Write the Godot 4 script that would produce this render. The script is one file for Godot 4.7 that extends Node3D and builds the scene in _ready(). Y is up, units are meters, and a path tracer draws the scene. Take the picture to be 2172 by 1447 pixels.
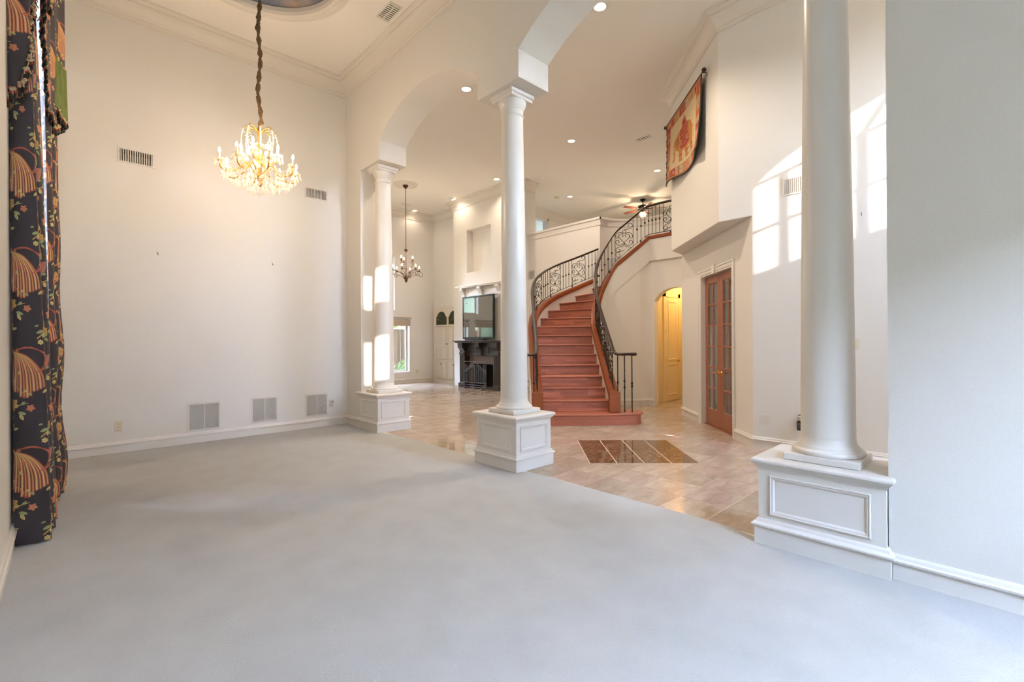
extends Node3D
# Two-storey living room, colonnade, foyer with curved stair and great room beyond.
# Plan axes: +X runs from the window wall across the colonnade to the foyer, -Z runs down the room to the left wall.

const CEIL := 5.85
const FLOOR2 := 3.42
const RISE := 0.19

class MB:
	var v := PackedVector3Array()
	var n := PackedVector3Array()
	var t := PackedVector2Array()
	var ix := PackedInt32Array()

	func pt(p: Vector3, nn: Vector3, uv := Vector2.ZERO) -> int:
		v.append(p); n.append(nn); t.append(uv)
		return v.size() - 1

	func tri(a: Vector3, b: Vector3, c: Vector3, out := Vector3.ZERO) -> void:
		var nn := (b - a).cross(c - a).normalized()
		var flip := out != Vector3.ZERO and nn.dot(out) < 0.0
		if flip: nn = -nn
		var i := pt(a, nn); pt(b, nn); pt(c, nn)
		if flip: ix.append_array([i, i + 1, i + 2])
		else: ix.append_array([i, i + 2, i + 1])

	func quad(a: Vector3, b: Vector3, c: Vector3, d: Vector3, out := Vector3.ZERO) -> void:
		var nn := (c - a).cross(d - b).normalized()
		var flip := out != Vector3.ZERO and nn.dot(out) < 0.0
		if flip: nn = -nn
		var i := pt(a, nn); pt(b, nn); pt(c, nn); pt(d, nn)
		if flip: ix.append_array([i, i + 1, i + 2, i, i + 2, i + 3])
		else: ix.append_array([i, i + 2, i + 1, i, i + 3, i + 2])

	func nquad(p: Array, m: Array, uv: Array) -> void:
		var i := v.size()
		for k in 4: pt(p[k], m[k], uv[k])
		ix.append_array([i, i + 2, i + 1, i, i + 3, i + 2])

	func box(c: Vector3, s: Vector3, b := Basis()) -> void:
		var h := s * 0.5
		for k in 3:
			for sg in [-1.0, 1.0]:
				var p: Array[Vector3] = []
				for q in [[-1.0, -1.0], [1.0, -1.0], [1.0, 1.0], [-1.0, 1.0]]:
					var e := Vector3.ZERO
					e[k] = sg * h[k]
					e[(k + 1) % 3] = q[0] * h[(k + 1) % 3]
					e[(k + 2) % 3] = q[1] * h[(k + 2) % 3]
					p.append(c + b * e)
				var o := Vector3.ZERO
				o[k] = sg
				quad(p[0], p[1], p[2], p[3], b * o)

	func bb(a: Vector3, b: Vector3) -> void:
		box((a + b) * 0.5, (b - a).abs())

	func cbox(c: Vector3, s: Vector3, ch: float, b := Basis()) -> void:
		var h := s * 0.5
		ch = minf(ch, minf(h.x, minf(h.y, h.z)) * 0.9)
		for k in 3:
			var u := (k + 1) % 3
			var w := (k + 2) % 3
			for sg in [-1.0, 1.0]:
				var p: Array[Vector3] = []
				for q in [[-1.0, -1.0], [1.0, -1.0], [1.0, 1.0], [-1.0, 1.0]]:
					var e := Vector3.ZERO
					e[k] = sg * h[k]; e[u] = q[0] * (h[u] - ch); e[w] = q[1] * (h[w] - ch)
					p.append(c + b * e)
				var o := Vector3.ZERO
				o[k] = sg
				quad(p[0], p[1], p[2], p[3], b * o)
				for sg2 in [-1.0, 1.0]:
					var r: Array[Vector3] = []
					for q in [[0, -1.0], [0, 1.0], [1, 1.0], [1, -1.0]]:
						var e := Vector3.ZERO
						e[k] = sg * (h[k] - (ch if q[0] == 1 else 0.0))
						e[u] = sg2 * (h[u] - (ch if q[0] == 0 else 0.0))
						e[w] = q[1] * (h[w] - ch)
						r.append(c + b * e)
					var oo := Vector3.ZERO
					oo[k] = sg; oo[u] = sg2
					quad(r[0], r[1], r[2], r[3], b * oo)
		for sx in [-1.0, 1.0]:
			for sy in [-1.0, 1.0]:
				for sz in [-1.0, 1.0]:
					var o := Vector3(sx, sy, sz)
					tri(c + b * Vector3(sx * h.x, sy * (h.y - ch), sz * (h.z - ch)), c + b * Vector3(sx * (h.x - ch), sy * h.y, sz * (h.z - ch)), c + b * Vector3(sx * (h.x - ch), sy * (h.y - ch), sz * h.z), b * o)

	func lathe(prof: Array, c: Vector3, segs := 24, smooth := false, b := Basis()) -> void:
		var m := prof.size()
		var sn: Array[Vector2] = []
		for j in m - 1:
			var d: Vector2 = prof[j + 1] - prof[j]
			sn.append(Vector2(d.y, -d.x).normalized())
		for j in m - 1:
			var n0 := sn[j]
			var n1 := sn[j]
			if smooth:
				if j > 0: n0 = (sn[j] + sn[j - 1]).normalized()
				if j < m - 2: n1 = (sn[j] + sn[j + 1]).normalized()
			var base := v.size()
			for k in segs + 1:
				var a := TAU * k / segs
				var e := Vector3(cos(a), 0, sin(a))
				pt(c + b * (e * prof[j].x + Vector3(0, prof[j].y, 0)), b * (e * n0.x + Vector3(0, n0.y, 0)), Vector2(float(k) / segs, prof[j].y))
				pt(c + b * (e * prof[j + 1].x + Vector3(0, prof[j + 1].y, 0)), b * (e * n1.x + Vector3(0, n1.y, 0)), Vector2(float(k) / segs, prof[j + 1].y))
			for k in segs:
				var i := base + k * 2
				ix.append_array([i, i + 2, i + 1, i + 1, i + 2, i + 3])

	func ball(c: Vector3, r: float, segs := 10, rings := 6, sy := 1.0) -> void:
		var p := []
		for j in rings + 1:
			var a := -PI / 2 + PI * j / rings
			p.append(Vector2(cos(a) * r, sin(a) * r * sy))
		lathe(p, c, segs, true)

	# radius: one number or one for each point
	func tube(pts: Array, radius, segs := 6, closed := false) -> void:
		var m := pts.size()
		if m < 2: return
		var tn: Array[Vector3] = []
		for j in m:
			var a: Vector3 = pts[(j - 1 + m) % m] if closed else pts[maxi(j - 1, 0)]
			var b: Vector3 = pts[(j + 1) % m] if closed else pts[mini(j + 1, m - 1)]
			var d := b - a
			tn.append(d.normalized() if d.length() > 1e-7 else Vector3.UP)
		var u := tn[0].cross(Vector3.UP)
		if u.length() < 0.05: u = tn[0].cross(Vector3.RIGHT)
		u = u.normalized()
		var base := v.size()
		var rows := m + 1 if closed else m
		for jj in rows:
			var j := jj % m
			u = (u - tn[j] * u.dot(tn[j])).normalized()
			var w := tn[j].cross(u)
			var r: float = radius if radius is float else radius[j]
			for k in segs + 1:
				var a := TAU * k / segs
				var e := u * cos(a) + w * sin(a)
				pt(pts[j] + e * r, e, Vector2(float(k) / segs, j))
		for jj in rows - 1:
			for k in segs:
				var i := base + jj * (segs + 1) + k
				ix.append_array([i, i + 1, i + segs + 1, i + 1, i + segs + 2, i + segs + 1])
		if not closed:
			for e in [0, m - 1]:
				var o: Vector3 = -tn[0] if e == 0 else tn[m - 1]
				var c := pt(pts[e], o)
				var row: int = base + e * (segs + 1)
				for k in segs:
					var q := v[row + k]
					var q2 := v[row + k + 1]
					var i := pt(q, o); pt(q2, o)
					ix.append_array([c, i, i + 1])

	# profile of (offset to the right of travel, height) carried along a path
	func sweep(prof: Array, path: Array, closed := false, smooth := false, caps := true) -> void:
		var m := path.size()
		var side: Array[Vector3] = []
		var segd: Array[Vector3] = []
		for j in m:
			var d: Vector3 = path[(j + 1) % m] - path[j]
			d.y = 0
			segd.append(d.normalized())
		for j in m:
			var d0 := segd[(j - 1 + m) % m]
			var d1 := segd[j]
			if not closed and j == 0: d0 = d1
			if not closed and j == m - 1: d1 = d0
			var r0 := Vector3(-d0.z, 0, d0.x)
			var r1 := Vector3(-d1.z, 0, d1.x)
			var s := (r0 + r1).normalized()
			side.append(s / maxf(0.3, s.dot(r1)))
		var cnt := m if closed else m - 1
		for j in cnt:
			var j2 := (j + 1) % m
			var rs := Vector3(-segd[j].z, 0, segd[j].x)
			for q in prof.size() - 1:
				var a: Vector2 = prof[q]
				var b: Vector2 = prof[q + 1]
				var p0: Vector3 = path[j] + side[j] * a.x + Vector3.UP * a.y
				var p1: Vector3 = path[j2] + side[j2] * a.x + Vector3.UP * a.y
				var p2: Vector3 = path[j2] + side[j2] * b.x + Vector3.UP * b.y
				var p3: Vector3 = path[j] + side[j] * b.x + Vector3.UP * b.y
				var e := (b - a).normalized()
				var n2 := Vector2(e.y, -e.x)
				if smooth:
					var na := (side[j].normalized() * n2.x + Vector3.UP * n2.y).normalized()
					var nb := (side[j2].normalized() * n2.x + Vector3.UP * n2.y).normalized()
					nquad([p0, p1, p2, p3], [na, nb, nb, na], [Vector2(j, q), Vector2(j + 1, q), Vector2(j + 1, q + 1), Vector2(j, q + 1)])
				else:
					quad(p0, p1, p2, p3, rs * n2.x + Vector3.UP * n2.y)
		if caps and not closed:
			var poly := PackedVector2Array()
			for q in prof: poly.append(q)
			if poly.size() > 3 and poly[0].is_equal_approx(poly[poly.size() - 1]): poly.remove_at(poly.size() - 1)
			var tr := Geometry2D.triangulate_polygon(poly)
			for e in [0, m - 1]:
				var o: Vector3 = -segd[0] if e == 0 else segd[m - 2]
				for k in range(0, tr.size(), 3):
					var w: Array[Vector3] = []
					for z in 3:
						var q: Vector2 = poly[tr[k + z]]
						w.append(path[e] + side[e] * q.x + Vector3.UP * q.y)
					tri(w[0], w[1], w[2], o)

	func prism(poly: PackedVector2Array, o: Vector3, ax: Vector3, ay: Vector3, az: Vector3) -> void:
		var tr := Geometry2D.triangulate_polygon(poly)
		var ar := 0.0
		for k in poly.size():
			ar += poly[k].cross(poly[(k + 1) % poly.size()])
		var up := az.normalized()
		for k in range(0, tr.size(), 3):
			var w: Array[Vector3] = []
			for z in 3: w.append(o + ax * poly[tr[k + z]].x + ay * poly[tr[k + z]].y)
			tri(w[0] + az, w[1] + az, w[2] + az, up)
			tri(w[0], w[1], w[2], -up)
		for k in poly.size():
			var a := poly[k]
			var b := poly[(k + 1) % poly.size()]
			var d := b - a
			var nn := Vector2(d.y, -d.x) * (1.0 if ar > 0 else -1.0)
			var p := o + ax * a.x + ay * a.y
			var q := o + ax * b.x + ay * b.y
			quad(p, q, q + az, p + az, ax * nn.x + ay * nn.y)

	# a moulding mitred round a rectangle: prof of (inset from the edge, height off the face)
	func frame(c: Vector3, ax: Vector3, ay: Vector3, w: float, h: float, prof: Array) -> void:
		var nz := ax.cross(ay).normalized()
		for q in prof.size() - 1:
			var cor := []
			for e in [prof[q], prof[q + 1]]:
				var l := []
				for s in [[-1, -1], [1, -1], [1, 1], [-1, 1]]:
					l.append(c + ax * s[0] * (w * 0.5 - e.x) + ay * s[1] * (h * 0.5 - e.x) + nz * e.y)
				cor.append(l)
			for k in 4:
				var k2 := (k + 1) % 4
				var mid: Vector3 = (cor[0][k] + cor[0][k2]) * 0.5 - c
				mid -= nz * mid.dot(nz)
				var d: Vector2 = prof[q + 1] - prof[q]
				quad(cor[0][k], cor[0][k2], cor[1][k2], cor[1][k], mid.normalized() * d.y + nz * d.x)

	func mesh() -> ArrayMesh:
		# turn every triangle so that its front agrees with its normals
		for k in range(0, ix.size(), 3):
			var p := ix[k]
			var q := ix[k + 1]
			var r := ix[k + 2]
			if (v[q] - v[p]).cross(v[r] - v[p]).dot(n[p] + n[q] + n[r]) > 0.0:
				ix[k + 1] = r
				ix[k + 2] = q
		var a := []
		a.resize(Mesh.ARRAY_MAX)
		a[Mesh.ARRAY_VERTEX] = v
		a[Mesh.ARRAY_NORMAL] = n
		a[Mesh.ARRAY_TEX_UV] = t
		a[Mesh.ARRAY_INDEX] = ix
		var me := ArrayMesh.new()
		me.add_surface_from_arrays(Mesh.PRIMITIVE_TRIANGLES, a)
		return me

# ---------------------------------------------------------------- nodes
var used := {}
var M := {}

func numbered(parent: Node, base: String) -> String:
	var key := str(parent.get_instance_id()) + "/" + base
	var c: int = used.get(key, 0)
	used[key] = c + 1
	return base if c == 0 else "%s_%03d" % [base, c]

func tag(o: Node, label: String, category: String, group := "", kind := "") -> Node:
	if label: o.set_meta("label", label)
	if category: o.set_meta("category", category)
	if group: o.set_meta("group", group)
	if kind: o.set_meta("kind", kind)
	return o

func thing(called: String, label: String, category: String, at := Vector3.ZERO, turn := 0.0, group := "") -> Node3D:
	var o := Node3D.new()
	o.name = numbered(self, called)
	add_child(o, true)
	o.position = at
	o.rotation.y = turn
	tag(o, label, category, group)
	return o

# geometry in the parent's own coordinates
func part(mb: MB, called: String, mat: Material, parent: Node3D, label := "") -> MeshInstance3D:
	var o := MeshInstance3D.new()
	o.name = numbered(parent, called)
	o.mesh = mb.mesh()
	o.material_override = mat
	o.cast_shadow = GeometryInstance3D.SHADOW_CASTING_SETTING_ON
	parent.add_child(o, true)
	if label: o.set_meta("label", label)
	return o

func piece(me: Mesh, called: String, mat: Material, parent: Node3D, at: Vector3, b := Basis()) -> MeshInstance3D:
	var o := MeshInstance3D.new()
	o.name = numbered(parent, called)
	o.mesh = me
	o.material_override = mat
	parent.add_child(o, true)
	o.transform = Transform3D(b, at)
	return o

# geometry in plan coordinates, parent standing unturned somewhere else
func wpart(mb: MB, called: String, mat: Material, parent: Node3D, label := "") -> MeshInstance3D:
	for k in mb.v.size(): mb.v[k] -= parent.position
	return part(mb, called, mat, parent, label)

func struct(called: String, mb: MB, mat: Material, label: String, category: String) -> MeshInstance3D:
	var o := part(mb, called, mat, self)
	tag(o, label, category, "", "structure")
	return o

func sthing(called: String, label: String, category: String, at := Vector3.ZERO, turn := 0.0) -> Node3D:
	var o := thing(called, label, category, at, turn)
	o.set_meta("kind", "structure")
	return o

func smooth_path(p: Array, steps := 6, closed := false) -> Array:
	var out := []
	var m := p.size()
	var cnt := m if closed else m - 1
	for j in cnt:
		var p0 = p[(j - 1 + m) % m] if (closed or j > 0) else p[0]
		var p1 = p[j]
		var p2 = p[(j + 1) % m]
		var p3 = p[(j + 2) % m] if (closed or j + 2 < m) else p[m - 1]
		for k in steps:
			var x := float(k) / steps
			out.append((p1 * 2.0 + (p2 - p0) * x + (p0 * 2.0 - p1 * 5.0 + p2 * 4.0 - p3) * x * x + (p1 * 3.0 - p0 - p2 * 3.0 + p3) * x * x * x) * 0.5)
	if not closed: out.append(p[m - 1])
	return out

func arc_pts(c: Vector2, rx: float, ry: float, a0: float, a1: float, steps: int) -> PackedVector2Array:
	var r := PackedVector2Array()
	for k in steps + 1:
		var a := lerpf(a0, a1, float(k) / steps)
		r.append(c + Vector2(cos(a) * rx, sin(a) * ry))
	return r

# circular segment from (x0,y) to (x1,y) rising by rise
func seg_arch(x0: float, x1: float, y: float, rise: float, steps := 24) -> PackedVector2Array:
	var hw := absf(x1 - x0) * 0.5
	var r := (hw * hw + rise * rise) / (2.0 * rise)
	var cx := (x0 + x1) * 0.5
	var out := PackedVector2Array()
	for k in steps + 1:
		var x := lerpf(x0, x1, float(k) / steps)
		out.append(Vector2(x, y + sqrt(maxf(0.0, r * r - (x - cx) * (x - cx))) - (r - rise)))
	return out

# a wall slab with rectangular openings: along axis a (0 = X, 2 = Z), the slab lies between c0 and c1 on the other plan axis
func wall_slab(mb: MB, a: int, c0: float, c1: float, s0: float, s1: float, y0: float, y1: float, holes: Array) -> void:
	var cuts := [s0, s1]
	for h in holes:
		if h[1] <= s0 or h[0] >= s1: continue
		cuts.append(clampf(h[0], s0, s1)); cuts.append(clampf(h[1], s0, s1))
	cuts.sort()
	for k in cuts.size() - 1:
		var l: float = cuts[k]
		var r: float = cuts[k + 1]
		if r - l < 1e-4: continue
		var m := (l + r) * 0.5
		var ys := [y0]
		var hs := []
		for h in holes:
			if h[0] < m and m < h[1]: hs.append(h)
		hs.sort_custom(func(p, q): return p[2] < q[2])
		for h in hs:
			ys.append(h[2]); ys.append(h[3])
		ys.append(y1)
		for q in range(0, ys.size(), 2):
			if ys[q + 1] - ys[q] < 1e-4: continue
			if a == 0: mb.bb(Vector3(l, ys[q], c0), Vector3(r, ys[q + 1], c1))
			else: mb.bb(Vector3(c0, ys[q], l), Vector3(c1, ys[q + 1], r))

const LIGHT_E := 8.0

func _ready() -> void:
	# camera
	var cam := Camera3D.new()
	cam.name = "camera"
	cam.fov = 71.97
	cam.near = 0.02
	cam.far = 200.0
	var yaw := deg_to_rad(46.61)
	var f := Vector3(cos(yaw), 0.0005, -sin(yaw)).normalized()
	var r := Vector3(sin(yaw), 0, cos(yaw))
	var u := r.cross(f).normalized()
	var ro := deg_to_rad(-0.358)
	var r2 := r * cos(ro) + u * sin(ro)
	var u2 := u * cos(ro) - r * sin(ro)
	cam.transform = Transform3D(Basis(r2, u2, -f), Vector3(0, 1.4, 0))
	add_child(cam)
	cam.current = true
	# sky
	var env := Environment.new()
	env.background_mode = Environment.BG_SKY
	var sky := Sky.new()
	var sm := ProceduralSkyMaterial.new()
	sm.sky_top_color = Color(0.66, 0.73, 0.85)
	sm.sky_horizon_color = Color(0.91, 0.935, 0.965)
	sm.ground_horizon_color = Color(0.72, 0.74, 0.74)
	sm.ground_bottom_color = Color(0.4, 0.4, 0.36)
	sm.sky_energy_multiplier = 9.5
	sky.sky_material = sm
	env.sky = sky
	env.tonemap_mode = Environment.TONE_MAPPER_LINEAR
	env.tonemap_exposure = 0.87
	env.sdfgi_enabled = true
	env.ssao_enabled = true
	env.ssil_enabled = true
	var we := WorldEnvironment.new()
	we.name = "world"
	we.environment = env
	add_child(we)
	# low late sun from the front of the house
	var sun := DirectionalLight3D.new()
	sun.name = "sun"
	sun.light_color = Color(1.0, 0.96, 0.9)
	sun.light_energy = 5.2
	sun.light_angular_distance = 0.35
	sun.shadow_enabled = true
	sun.sky_mode = DirectionalLight3D.SKY_MODE_LIGHT_ONLY
	add_child(sun)
	sun.look_at_from_position(Vector3.ZERO, Vector3(0.35, -0.27, -1.0), Vector3.UP)
	materials()
	build_shell()
	build_stair()
	column("white column on a pedestal against the corner of the left wall", -6.98, -7.35, -6.655)
	column("white column on a free standing pedestal between the two arches", -3.92, -4.285, -3.585)
	column("white column on the wide pedestal beside the plain wall", -0.845, -1.215, -0.473)
	build_curtains()
	build_crystal_chandelier()
	build_iron_chandelier()
	build_doors()
	build_tapestry()
	build_great_room()
	build_fan()
	build_fittings()
	build_outside()

# ---------------------------------------------------------------- materials
func mk(c: Color, rough := 0.6, metal := 0.0) -> StandardMaterial3D:
	var m := StandardMaterial3D.new()
	m.albedo_color = c
	m.roughness = rough
	m.metallic = metal
	return m

func noise(sd: int, freq: float, oct := 4, type := FastNoiseLite.TYPE_SIMPLEX_SMOOTH) -> FastNoiseLite:
	var f := FastNoiseLite.new()
	f.seed = sd
	f.frequency = freq
	f.noise_type = type
	f.fractal_octaves = oct
	return f

func ntex(f: FastNoiseLite, size := 256, cols := [], offs := []) -> NoiseTexture2D:
	var t := NoiseTexture2D.new()
	t.width = size
	t.height = size
	t.seamless = true
	t.noise = f
	if cols.size():
		var g := Gradient.new()
		g.colors = PackedColorArray(cols)
		g.offsets = PackedFloat32Array(offs)
		t.color_ramp = g
	return t

func triplanar(m: StandardMaterial3D, tex: Texture2D, sc: Vector3, world := true) -> StandardMaterial3D:
	m.albedo_texture = tex
	m.uv1_triplanar = true
	m.uv1_world_triplanar = world
	m.uv1_scale = sc
	return m

func relief(m: StandardMaterial3D, tex: Texture2D, cm: float) -> StandardMaterial3D:
	m.heightmap_enabled = true
	m.heightmap_texture = tex
	m.heightmap_scale = cm
	return m

# painting helpers, wrapping round the picture's edges
func dab(im: Image, x: float, y: float, r: float, c: Color) -> void:
	var w := im.get_width()
	var h := im.get_height()
	var ri := int(ceil(r))
	for dy in range(-ri, ri + 1):
		for dx in range(-ri, ri + 1):
			if dx * dx + dy * dy <= r * r:
				im.set_pixel(posmod(int(x) + dx, w), posmod(int(y) + dy, h), c)

func stroke(im: Image, p: Array, r0: float, r1: float, c: Color) -> void:
	var q := smooth_path(p, 10)
	var total := q.size() - 1
	for k in total:
		var a: Vector2 = q[k]
		var b: Vector2 = q[k + 1]
		var r := lerpf(r0, r1, float(k) / total)
		var st := maxi(1, int(a.distance_to(b) / maxf(1.0, r * 0.6)))
		for s in st:
			var e := a.lerp(b, float(s) / st)
			dab(im, e.x, e.y, r, c)

func leaf(im: Image, at: Vector2, ang: float, l: float, w: float, c: Color, c2: Color) -> void:
	var d := Vector2(cos(ang), sin(ang))
	var n := int(l / 1.5)
	for k in n:
		var x := float(k) / n
		var r := w * sin(PI * pow(x, 0.8))
		var p := at + d * l * x
		dab(im, p.x, p.y, maxf(0.8, r), c)
	stroke(im, [at, at + d * l * 0.5, at + d * l], 1.4, 0.8, c2)

func flower(im: Image, at: Vector2, r: float, c: Color, c2: Color, petals := 6, a0 := 0.0) -> void:
	for k in petals:
		var a := a0 + TAU * k / petals
		leaf(im, at, a, r, r * 0.34, c, c2)
	dab(im, at.x, at.y, r * 0.22, Color(0.75, 0.55, 0.2))
	dab(im, at.x, at.y, r * 0.1, c2)

func curtain_image() -> Image:
	var im := Image.create(768, 768, false, Image.FORMAT_RGB8)
	var rng := RandomNumberGenerator.new()
	rng.seed = 5
	var weave := noise(3, 0.35, 2)
	for y in 768:
		for x in 768:
			var g := 0.018 * weave.get_noise_2d(x * 0.5, y * 3.0) + 0.012 * weave.get_noise_2d(x * 3.0, y * 0.5)
			im.set_pixel(x, y, Color(0.225 + g, 0.2 + g, 0.215 + g))
	var rust := Color(0.66, 0.3, 0.22)
	var pink := Color(0.78, 0.48, 0.36)
	var gold := Color(0.8, 0.62, 0.36)
	var straw := Color(0.83, 0.76, 0.5)
	var sage := Color(0.66, 0.7, 0.46)
	var dkgreen := Color(0.36, 0.4, 0.24)
	for rep in 2:
		var o := Vector2(rep * 384, rep * 384)
		# branches
		for b in [[Vector2(30, 330), Vector2(80, 300), Vector2(70, 250), Vector2(110, 210), Vector2(160, 215)], [Vector2(80, 300), Vector2(120, 320), Vector2(150, 360), Vector2(200, 352)], [Vector2(250, 700), Vector2(290, 660), Vector2(300, 610), Vector2(340, 570), Vector2(345, 520)], [Vector2(300, 610), Vector2(350, 620), Vector2(400, 600), Vector2(430, 620)]]:
			var q := []
			for e in b: q.append(e + o)
			stroke(im, q, 7.0, 4.0, Color(0.5, 0.38, 0.2))
			stroke(im, q, 4.0, 2.0, gold)
		# long tail plumes
		for k in 11:
			var f := k / 10.0
			var e := Vector2(64 + f * 216, 392 - absf(f - 0.45) * 150 + rng.randf_range(-10, 10))
			var c := rust if k % 2 == 0 else pink
			stroke(im, [o + Vector2(40, 26), o + Vector2(80 + f * 90, 55 + f * 12), o + Vector2(72 + f * 190, 190), o + e], 5.0, 9.5, c)
			stroke(im, [o + Vector2(44, 30), o + Vector2(82 + f * 90, 60 + f * 12), o + Vector2(73 + f * 190, 196), o + e - Vector2(0, 10)], 2.0, 3.4, gold if k % 2 == 0 else straw)
		for k in 3:
			stroke(im, [o + Vector2(90, 24), o + Vector2(200, 0 + k * 4), o + Vector2(290 + k * 12, 60), o + Vector2(280 + k * 14, 150), o + Vector2(230 + k * 10, 200)], 4.5, 2.5, rust if k != 1 else pink)
		for k in 40:
			dab(im, o.x + 40 + rng.randf() * 80, o.y + 12 + rng.randf() * 26, 4, gold if k % 3 else rust)
		# second bird, perched
		for k in 7:
			stroke(im, [o + Vector2(318 + k * 4, 548), o + Vector2(300 + k * 12, 500 + k * 4), o + Vector2(318 + k * 13, 462 - k * 3)], 9.0, 5.0, pink if k % 2 else Color(0.7, 0.5, 0.42))
			stroke(im, [o + Vector2(320 + k * 4, 546), o + Vector2(304 + k * 12, 500 + k * 4), o + Vector2(320 + k * 13, 466 - k * 3)], 1.4, 1.4, rust)
		# flowers and leaves
		flower(im, o + Vector2(60, 440), 54, gold, rust, 6, 0.3)
		flower(im, o + Vector2(20, 500), 40, pink, rust, 5, 1.0)
		flower(im, o + Vector2(190, 470), 30, pink, rust, 5, 0.2)
		flower(im, o + Vector2(330, 700), 30, pink, rust, 6, 0.7)
		flower(im, o + Vector2(370, 640), 22, straw, gold, 6, 0.1)
		flower(im, o + Vector2(270, 730), 22, straw, gold, 6, 0.5)
		flower(im, o + Vector2(330, 400), 22, straw, rust, 5, 0.5)
		flower(im, o + Vector2(20, 640), 18, straw, gold, 5, 0.5)
		flower(im, o + Vector2(350, 250), 34, gold, rust, 6, 0.4)
		flower(im, o + Vector2(310, 130), 24, pink, rust, 5, 0.8)
		stroke(im, [o + Vector2(330, 130), o + Vector2(350, 200), o + Vector2(335, 300), o + Vector2(350, 400)], 4, 3, gold)
		stroke(im, [o + Vector2(80, 455), o + Vector2(120, 445), o + Vector2(176, 430)], 3, 2, straw)
		for l in [[110, 500, 0.3, 56], [120, 515, 1.1, 54], [60, 520, 2.0, 50], [340, 300, -0.6, 50], [350, 310, 0.7, 46], [330, 200, -1.2, 44], [300, 330, 2.4, 44], [130, 440, -0.7, 36], [150, 350, -0.9, 34], [175, 355, 0.6, 34], [90, 250, 2.6, 36], [120, 210, -1.4, 34], [290, 640, 2.7, 52], [300, 655, 1.9, 44], [262, 600, 2.9, 30], [350, 560, -0.4, 40], [400, 600, -1.1, 36], [60, 620, -1.3, 44], [66, 630, -0.2, 46], [10, 560, 0.2, 40], [340, 440, -1.3, 34], [30, 330, 1.9, 40]]:
			leaf(im, o + Vector2(l[0], l[1]), l[2], l[3], l[3] * 0.22, sage if int(l[0]) % 3 else straw, dkgreen)
	return im

func rect(im: Image, x: float, y: float, w: float, h: float, c: Color) -> void:
	im.fill_rect(Rect2i(int(x), int(y), int(w), int(h)), c)

func blob(im: Image, p: Array, c: Color) -> void:
	var poly := PackedVector2Array(p)
	var lo := poly[0]
	var hi := poly[0]
	for q in poly:
		lo = lo.min(q); hi = hi.max(q)
	for y in range(int(lo.y), int(hi.y) + 1):
		for x in range(int(lo.x), int(hi.x) + 1):
			if Geometry2D.is_point_in_polygon(Vector2(x, y), poly): im.set_pixel(clampi(x, 0, im.get_width() - 1), clampi(y, 0, im.get_height() - 1), c)

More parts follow.
